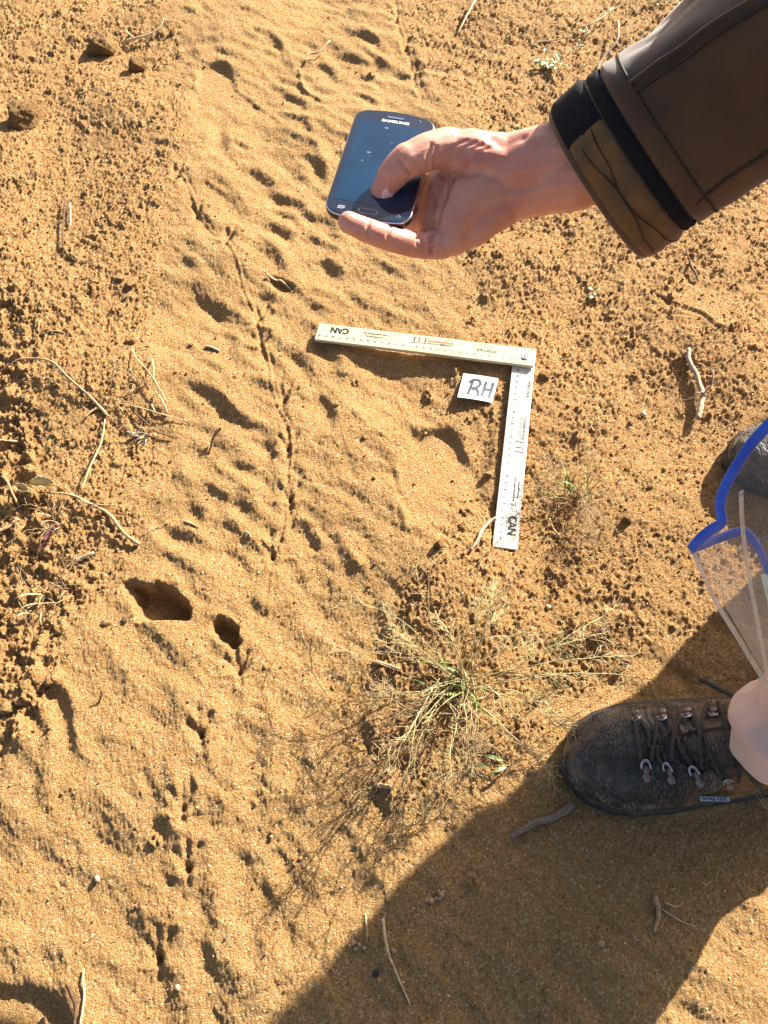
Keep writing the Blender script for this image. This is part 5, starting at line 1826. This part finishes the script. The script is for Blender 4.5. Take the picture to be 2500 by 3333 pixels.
BX = [0.0, .006, .020, .05, .09, .13, .17, .205, .24, .265, .285, .297, .3035, .306]
BW = [.012, .024, .034, .040, .0455, .048, .0500, .0525, .0520, .0465, .0365, .0245, .013, .004]
BH = [.055, .075, .092, .104, .105, .098, .086, .074, .064, .057, .051, .045, .038, .031]
BY = [0, 0, 0, 0, 0, .001, .002, .003, .004, .0045, .005, .005, .005, .005]
def itp(x, A):
    return float(np.interp(x, BX, A))
def boot_upper():
    v, f = [], []
    seg = 28
    for i, x in enumerate(BX):
        for k in range(seg):
            a_ = 2 * math.pi * k / seg
            cx_, sz = math.cos(a_), math.sin(a_)
            y = BW[i] * math.copysign(abs(cx_) ** .75, cx_) * (.965 if sz < 0 else 1)
            zc, hh = .018, BH[i] - .018
            z = zc + hh * (max(sz, 0) ** .85) - .012 * max(-sz, 0) ** .5
            y *= 1 - min(.50, .24 + 2.0 * max(0, BH[i] - .062)) * max(sz, 0) ** 1.3
            y += min(1, max(0, (.27 - x) / .08)) * .013 * max(sz, 0)
            v.append(Vector((x, y + BY[i], z)))
    for i in range(len(BX) - 1):
        for k in range(seg):
            k2 = (k + 1) % seg
            f.append((i * seg + k, (i + 1) * seg + k, (i + 1) * seg + k2, i * seg + k2))
    f.append(tuple(range(seg)))
    f.append(tuple((len(BX) - 1) * seg + k for k in range(seg))[::-1])
    o_ = len(v)
    d = ball_capsule([Vector((.068, 0, .07)), Vector((.070, 0, .145))], [.036, .037], seg=20)
    v += d[0]
    f += [tuple(i + o_ for i in q_) for q_ in d[1]]
    return remeshed('boot', v, f, .0015, 9)
bu = boot_upper()
def boot_shape(p, n):
    if n.z > .15 and .085 < p.x < .213:
        ay = abs(p.y - itp(p.x, BY) - .010)
        e = (.0205 - .002 * (p.x - .1) / .1)
        if p.x > .195:
            e *= max(0, (.213 - p.x) / .018)
        d = e - ay
        if d > 0:
            p.z -= .0024 * min(1, d / .0015) - .0022 * math.sin(min(1, d / e) * math.pi / 2) ** 2 * .8
        elif d > -.004:
            p.z += .0009
    if p.z < .034 and n.z < .9:
        p += Vector((n.x, n.y, 0)) * .0016 * min(1, (.034 - p.z) / .002)
    elif .034 <= p.z < .036:
        p -= n * .0006
    cz = math.exp(-((p.x - .222) / .012) ** 2) + .7 * math.exp(-((p.x - .195) / .010) ** 2)
    return p + n * (.0011 * cz * math.sin(p.x * 900 + 6 * noise.noise(p * 30)) + .0010 * noise.noise(p * 45))
warp(bu, boot_shape)

def boot_sole():
    out = []
    n = 30
    for x in np.linspace(0, 1, n) ** 1:
        pass
    xs = [BX[0] - .003] + BX[1:-1] + [BX[-1] + .004]
    side = [(x, itp(min(max(x, 0), .306), BW) + .0042 + (0 if 0 < i < len(xs) - 1 else -.004)) for i, x in enumerate(xs)]
    loop = [(x, w + itp(x, BY)) for x, w in side] + [(x, -w + itp(x, BY)) for x, w in side[::-1]]
    v, f = [], []
    lv = [(0.0, -.003), (.004, 0.0), (.012, .0008), (.018, 0.0), (.021, -.002), (.023, -.006)]
    m = len(loop)
    for z, d in lv:
        for x, y in loop:
            cx_ = .15
            L_ = math.hypot(x - cx_, y)
            v.append(Vector((x + (x - cx_) / L_ * d, y + math.copysign(1, y) * d, z)))
    for i in range(len(lv) - 1):
        for k in range(m):
            k2 = (k + 1) % m
            f.append((i * m + k, i * m + k2, (i + 1) * m + k2, (i + 1) * m + k))
    f.append(tuple(range(m))[::-1])
    f.append(tuple((len(lv) - 1) * m + k for k in range(m)))
    me_ = mesh('sole', v, f)
    bm = bmesh.new(); bm.from_mesh(me_)
    bmesh.ops.recalc_face_normals(bm, faces=bm.faces)
    bm.to_mesh(me_); bm.free()
    return me_

def boot_matrix(toe, heel, z=.0):
    d = Vector((toe[0] - heel[0], toe[1] - heel[1], 0)).normalized()
    n = Vector((-d.y, d.x, 0))
    return Matrix(((d.x, n.x, 0, heel[0]), (d.y, n.y, 0, heel[1]), (0, 0, 1, z), (0, 0, 0, 1)))
MB1 = boot_matrix((.172, .146), (.478, .153), 0.0)
MB2 = boot_matrix((.440, .505), (.742, .475), 0.0)
BOOT = bpy.data.objects.new('boot', bu)
COL.objects.link(BOOT)
bu.materials.append(M_lea)
BOOT.parent = PERSON
BOOT.matrix_parent_inverse = PERSON.matrix_world.inverted()
BOOT.matrix_basis = MB1
BOOT['label'] = 'black toed brown boot standing in shade with crossed laces'
def bchild(name, me_, m):
    o = bpy.data.objects.new(name, me_)
    COL.objects.link(o)
    for k in (m if isinstance(m, (list, tuple)) else [m]):
        me_.materials.append(k)
    o.parent = BOOT
    return o
bchild('sole', boot_sole(), M_rub)
MB1i = MB1.inverted()
bv_ = BVHTree.FromPolygons([v.co for v in bu.vertices], [tuple(p.vertices) for p in bu.polygons])
camL = MB1i @ CAMPOS
def bhit(u, v, off=0.0):
    d = (MB1i.to_3x3() @ ray(u, v)).normalized()
    h_ = bv_.ray_cast(camL, d)
    if h_[0] is None:
        q_ = MB1i @ G(u, v, .07)
        return q_, Vector((0, 0, 1))
    n = h_[1] if h_[1].dot(d) < 0 else -h_[1]
    return h_[0] + n * off, n
def lace(pts, r=.0021, off=.0025, offs=None):
    P = smooth_path([bhit(u, v, (offs[i] if offs else off))[0] for i, (u, v) in enumerate(pts)], 6)
    d = tube_data(P, [r * (1 + .10 * math.sin(i * 2.6)) for i in range(len(P))], 8)
    bchild('lace', mesh('lace', *d), M_lace)
lace([(2070, 2352), (2073, 2400), (2086, 2478)])
lace([(2092, 2352), (2112, 2395), (2118, 2428), (2140, 2450)], off=.0018)
lace([(2142, 2350), (2128, 2400), (2115, 2478)], off=.0042)
lace([(2168, 2345), (2180, 2372), (2182, 2392)], off=.002)
lace([(2134, 2430), (2148, 2462), (2160, 2490)], off=.0035)
lace([(2206, 2345), (2192, 2400), (2187, 2482)], off=.0045)
lace([(2198, 2402), (2215, 2440), (2246, 2500)], off=.003)
lace([(2252, 2312), (2262, 2350), (2274, 2382)], off=.002)
lace([(2308, 2302), (2285, 2360), (2276, 2420), (2275, 2500)], off=.0045)
lace([(2290, 2400), (2310, 2450), (2338, 2512), (2350, 2530)], off=.003)
lace([(2340, 2300), (2358, 2345), (2374, 2400), (2384, 2440)], off=.0045)
lace([(2400, 2350), (2382, 2440), (2384, 2500)], off=.004)
lace([(2392, 2290), (2384, 2330), (2392, 2380)], off=.005)
lace([(2398, 2440), (2402, 2490), (2398, 2530)], off=.006)
lace([(2480, 2560), (2440, 2520), (2412, 2470)], off=.006)
# loose lace end sticking up beyond the boot
P = smooth_path([MB1i @ G(2284, 2216, .055), MB1i @ G(2300, 2220, .062), MB1i @ G(2345, 2244, .075), MB1i @ G(2405, 2275, .095), MB1i @ G(2440, 2300, .10)], 6)
FREE_LACE = bchild('lace', mesh('lace', *tube_data(P, [.0030] + [.0026] * (len(P) - 1), 8)), M_lace)
# hooks
def hook_mesh():
    v, f, mi = [], [], []
    P = [Vector((.0036 * math.cos(a_) if True else 0, .0050 * math.sin(a_) + .0035, .0030 + .0012 * math.sin(a_))) for a_ in np.linspace(-.35, math.pi + .35, 15)]
    d = tube_data(P, .00115, 7)
    mb = MB().add(d)
    n1 = len(mb.f)
    mb.box((-.0021, -.0035, .0004), (.0021, .0040, .0022))
    n2 = len(mb.f)
    q_ = lathe([(.0036, 0), (.0036, .0022), (.0030, .0030), (.0015, .0034), (.0002, .0035)], 16)
    mb.add(([p + Vector((0, -.0052, 0)) for p in q_[0]], q_[1]))
    me_ = mesh('hook', mb.v, mb.f)
    me_.materials.append(M_hook)
    me_.materials.append(M_copper)
    for i, p in enumerate(me_.polygons):
        p.material_index = 0 if i < n1 else 1
    return me_
hk = hook_mesh()
def add_hook(u, v, ulook, vlook, hide=1.0):
    p, n = bhit(u, v, .0002)
    q_, _ = bhit(ulook, vlook, .0002)
    yd = (q_ - p)
    yd = (yd - n * yd.dot(n)).normalized()
    xd = yd.cross(n)
    M_ = Matrix(((xd.x, yd.x, n.x, p.x), (xd.y, yd.y, n.y, p.y), (xd.z, yd.z, n.z, p.z), (0, 0, 0, 1)))
    o = bpy.data.objects.new('hook', hk)
    COL.objects.link(o)
    o.parent = BOOT
    o.matrix_basis = M_ @ Matrix.Diagonal((1.15, 1.2, 1.1, 1))
for a_ in [(2075, 2336, 2079, 2356), (2158, 2334, 2158, 2354), (2238, 2328, 2234, 2348), (2322, 2326, 2322, 2346),
           (2104, 2508, 2102, 2480), (2182, 2516, 2176, 2490), (2270, 2526, 2264, 2500), (2368, 2544, 2358, 2520)]:
    add_hook(*a_)
# metal badge
pb, nb = bhit(2322, 2590, .0004)
nb = (nb + (camL - pb).normalized() * 1.6).normalized()
pb = pb + nb * .0050
xd = Vector((-1, 0, 0))
xd = (xd - nb * xd.dot(nb)).normalized()
yd = nb.cross(xd)
MBd = Matrix(((xd.x, yd.x, nb.x, pb.x), (xd.y, yd.y, nb.y, pb.y), (xd.z, yd.z, nb.z, pb.z), (0, 0, 0, 1)))
mb = MB().box((-.0135, -.0026, -.0012), (.0135, .0026, .0012))
me_ = mesh('badge', mb.v, mb.f, False)
bevel_mesh(me_, .0003, 1)
o = bchild('badge', me_, M_hook)
o.matrix_basis = MBd
o = bchild('badge_lettering', text_mesh([('GORE-TEX', .0042, Matrix.Translation((-.0008, 0, .00135)) @ Matrix.Diagonal((1.1, 1, 1, 1)))], 'badge_lettering'), M_ink)
o.matrix_basis = MBd
# tongue padding roll, heel-side stitching, toe stitches
def stitches(pts, gap, r, name='stitching', m=None, off=.0006):
    Q = smooth_path([bhit(u, v, off)[0] for u, v in pts], 14)
    mb = MB()
    for i in range(0, len(Q) - 1, 2):
        mb.add(tube_data([Q[i], Q[i].lerp(Q[i + 1], .8)], r, 4))
    bchild(name, mesh(name, mb.v, mb.f), m or M_thr)
stitches([(2430, 2548), (2462, 2585), (2485, 2620), (2498, 2634)], 1, .00045)
stitches([(2440, 2544), (2472, 2580), (2495, 2615), (2506, 2628)], 1, .00045)
stitches([(2130, 2488), (2200, 2496), (2280, 2502), (2350, 2520)], 1, .0004, m=M_copper)
stitches([(1872, 2395), (1868, 2360), (1880, 2325), (1900, 2310)], 1, .0004)
# the toe bumper loop and a flap on the far side

# second boot: a copy, further from the viewer, lit by the sun
def copy_boot(M_):
    b2 = BOOT.copy()
    COL.objects.link(b2)
    b2.parent = PERSON
    b2.matrix_parent_inverse = PERSON.matrix_world.inverted()
    b2.matrix_basis = M_
    b2['label'] = 'sunlit boot toe behind the clear bag, farther foot'
    for ch in [c for c in COL.objects if c.parent == BOOT and c.name.split('.')[0] in ('sole', 'lace', 'hook', 'stitching') and c is not FREE_LACE]:
        c2 = ch.copy()
        COL.objects.link(c2)
        c2.parent = b2
        c2.matrix_parent_inverse = ch.matrix_parent_inverse.copy()
    return b2
bpy.context.view_layer.update()
B2 = copy_boot(MB2)

# ------------------------------------------------------------------ clear zip bag hanging at the right edge
def film_material(name, tint, mixf, gloss):
    m = bpy.data.materials.new(name)
    m.use_nodes = True
    nt = m.node_tree
    for n in list(nt.nodes):
        if n.type != 'OUTPUT_MATERIAL':
            nt.nodes.remove(n)
    out = nt.nodes['Material Output']
    tr = nt.nodes.new('ShaderNodeBsdfTransparent')
    tr.inputs[0].default_value = (*tint, 1)
    pr = nt.nodes.new('ShaderNodeBsdfPrincipled')
    pr.inputs['Base Color'].default_value = (.85, .78, .66, 1)
    pr.inputs['Roughness'].default_value = .09
    pr.inputs['Specular IOR Level'].default_value = gloss
    geo = nt.nodes.new('ShaderNodeNewGeometry')
    n = nt.nodes.new('ShaderNodeTexNoise')
    n.inputs['Scale'].default_value = 55
    n.inputs['Detail'].default_value = 5
    nt.links.new(geo.outputs['Position'], n.inputs['Vector'])
    bp = nt.nodes.new('ShaderNodeBump')
    bp.inputs['Strength'].default_value = 1
    bp.inputs['Distance'].default_value = .010
    nt.links.new(n.outputs[0], bp.inputs['Height'])
    nt.links.new(bp.outputs[0], pr.inputs['Normal'])
    fr = nt.nodes.new('ShaderNodeLayerWeight')
    fr.inputs[0].default_value = .35
    mrn = nt.nodes.new('ShaderNodeMapRange')
    mrn.inputs[3].default_value = mixf
    mrn.inputs[4].default_value = min(1, mixf + .55)
    nt.links.new(fr.outputs['Facing'], mrn.inputs[0])
    mx = nt.nodes.new('ShaderNodeMixShader')
    nt.links.new(mrn.outputs[0], mx.inputs[0])
    nt.links.new(tr.outputs[0], mx.inputs[1])
    nt.links.new(pr.outputs[0], mx.inputs[2])
    nt.links.new(mx.outputs[0], out.inputs[0])
    return m
M_film = film_material('clear plastic film', (.97, .94, .90), .05, 1.0)
M_film2 = film_material('plastic film with painted sheen', (.97, .94, .90), .34, 1.0)  # whitish reflection on side seam and fold, put in as paler film
M_blue = mat('blue plastic zip', (.015, .065, .42), .45, .4, color2=(.03, .11, .56), vscale=30, bump=.3, bscale=300)
BAG = thing('zip_bag', 'clear plastic bag with blue zip edge hanging open at the right edge', 'bag', Z(2450, 1800, .52))
front = smooth_path([Z(2252, 1785, .512), Z(2275, 1757, .508), Z(2310, 1728, .504), Z(2344, 1706, .500), Z(2350, 1690, .498), Z(2344, 1640, .494), Z(2362, 1580, .490), Z(2400, 1512, .484), Z(2445, 1445, .478), Z(2500, 1385, .472), Z(2620, 1260, .462)], 5)
back = smooth_path([Z(2252, 1785, .512), Z(2290, 1772, .520), Z(2340, 1752, .530), Z(2420, 1730, .538), Z(2462, 1772, .542), Z(2500, 1850, .546), Z(2570, 2000, .552)], 6)
MB().add(tube_data(front, .0042, 10, flat=.55, twist=(.4, -.5, .8))).build('zip_strip', M_blue, BAG)['label'] = 'near bright blue zip strip'
MB().add(tube_data(back, .0034, 10, flat=.55, twist=(.4, -.5, .8))).build('zip_strip', M_blue, BAG)['label'] = 'far zip strip seen through the film'
def film(edge, bot, name, bulge, seed):
    n = len(edge) - 1
    bt = smooth_path(bot, 12)
    v, f = [], []
    m_ = 26
    for i, p in enumerate(edge):
        s = i / n
        k = s * (len(bt) - 1)
        a_ = min(int(k), len(bt) - 2)
        q_ = bt[a_].lerp(bt[a_ + 1], k - a_)
        for j in range(m_ + 1):
            t = j / m_
            w = p.lerp(q_, t)
            amp = math.sin(math.pi * t) * min(1, s * 4)
            w = w + (CAMPOS - w).normalized() * (bulge * amp + .006 * noise.noise(w * 22 + Vector((seed, 0, 0))) * min(1, 6 * t) * min(1, s * 5)
                                                + .0025 * noise.noise(w * 70 + Vector((0, seed, 0))) * min(1, 6 * t) * min(1, s * 5))
            v.append(w)
    for i in range(n):
        for j in range(m_):
            a_ = i * (m_ + 1) + j
            f.append((a_, a_ + 1, a_ + m_ + 2, a_ + m_ + 1))
    return link(name, mesh(name, v, f), M_film, BAG)
film(front, [Z(2585, 2365, .585), Z(2680, 2330, .570), Z(2800, 2150, .55), Z(2950, 1900, .52)], 'film_panel', .012, 1)
film(back, [Z(2585, 2365, .585), Z(2680, 2360, .600), Z(2820, 2250, .60)], 'film_panel', -.008, 5)
side = smooth_path([Z(2253, 1790, .512), Z(2330, 1955, .532), Z(2400, 2070, .550), Z(2500, 2235, .572), Z(2585, 2365, .585)], 6)
MB().add(tube_data(side, .0022, 6, flat=.3, twist=(.4, -.5, .8))).build('side_seam', M_film2, BAG)
fold = smooth_path([Z(2412, 1600, .486), Z(2418, 1720, .500), Z(2432, 1830, .515), Z(2458, 1980, .535), Z(2500, 2180, .560), Z(2560, 2330, .580)], 6)
MB().add(tube_data(fold, .0022, 6, flat=.35, twist=(.4, -.5, .8))).build('fold_crease', M_film2, BAG)
M_paper = mat('pale green paper', (.62, .74, .66), .7, .3, var=.06, vscale=60)
cd = [Z(2477, 1870, .545), Z(2640, 1868, .545), Z(2660, 2060, .562), Z(2512, 2015, .562)]
nrm = (cd[1] - cd[0]).cross(cd[2] - cd[0]).normalized() * .0008
mb = MB().add((cd + [p + nrm for p in cd], [(0, 1, 2, 3), (7, 6, 5, 4), (0, 4, 5, 1), (1, 5, 6, 2), (2, 6, 7, 3), (3, 7, 4, 0)]))
o = mb.build('paper_slip', M_paper, None, False)
tag(o, 'pale green white paper slip inside the clear bag', 'paper')
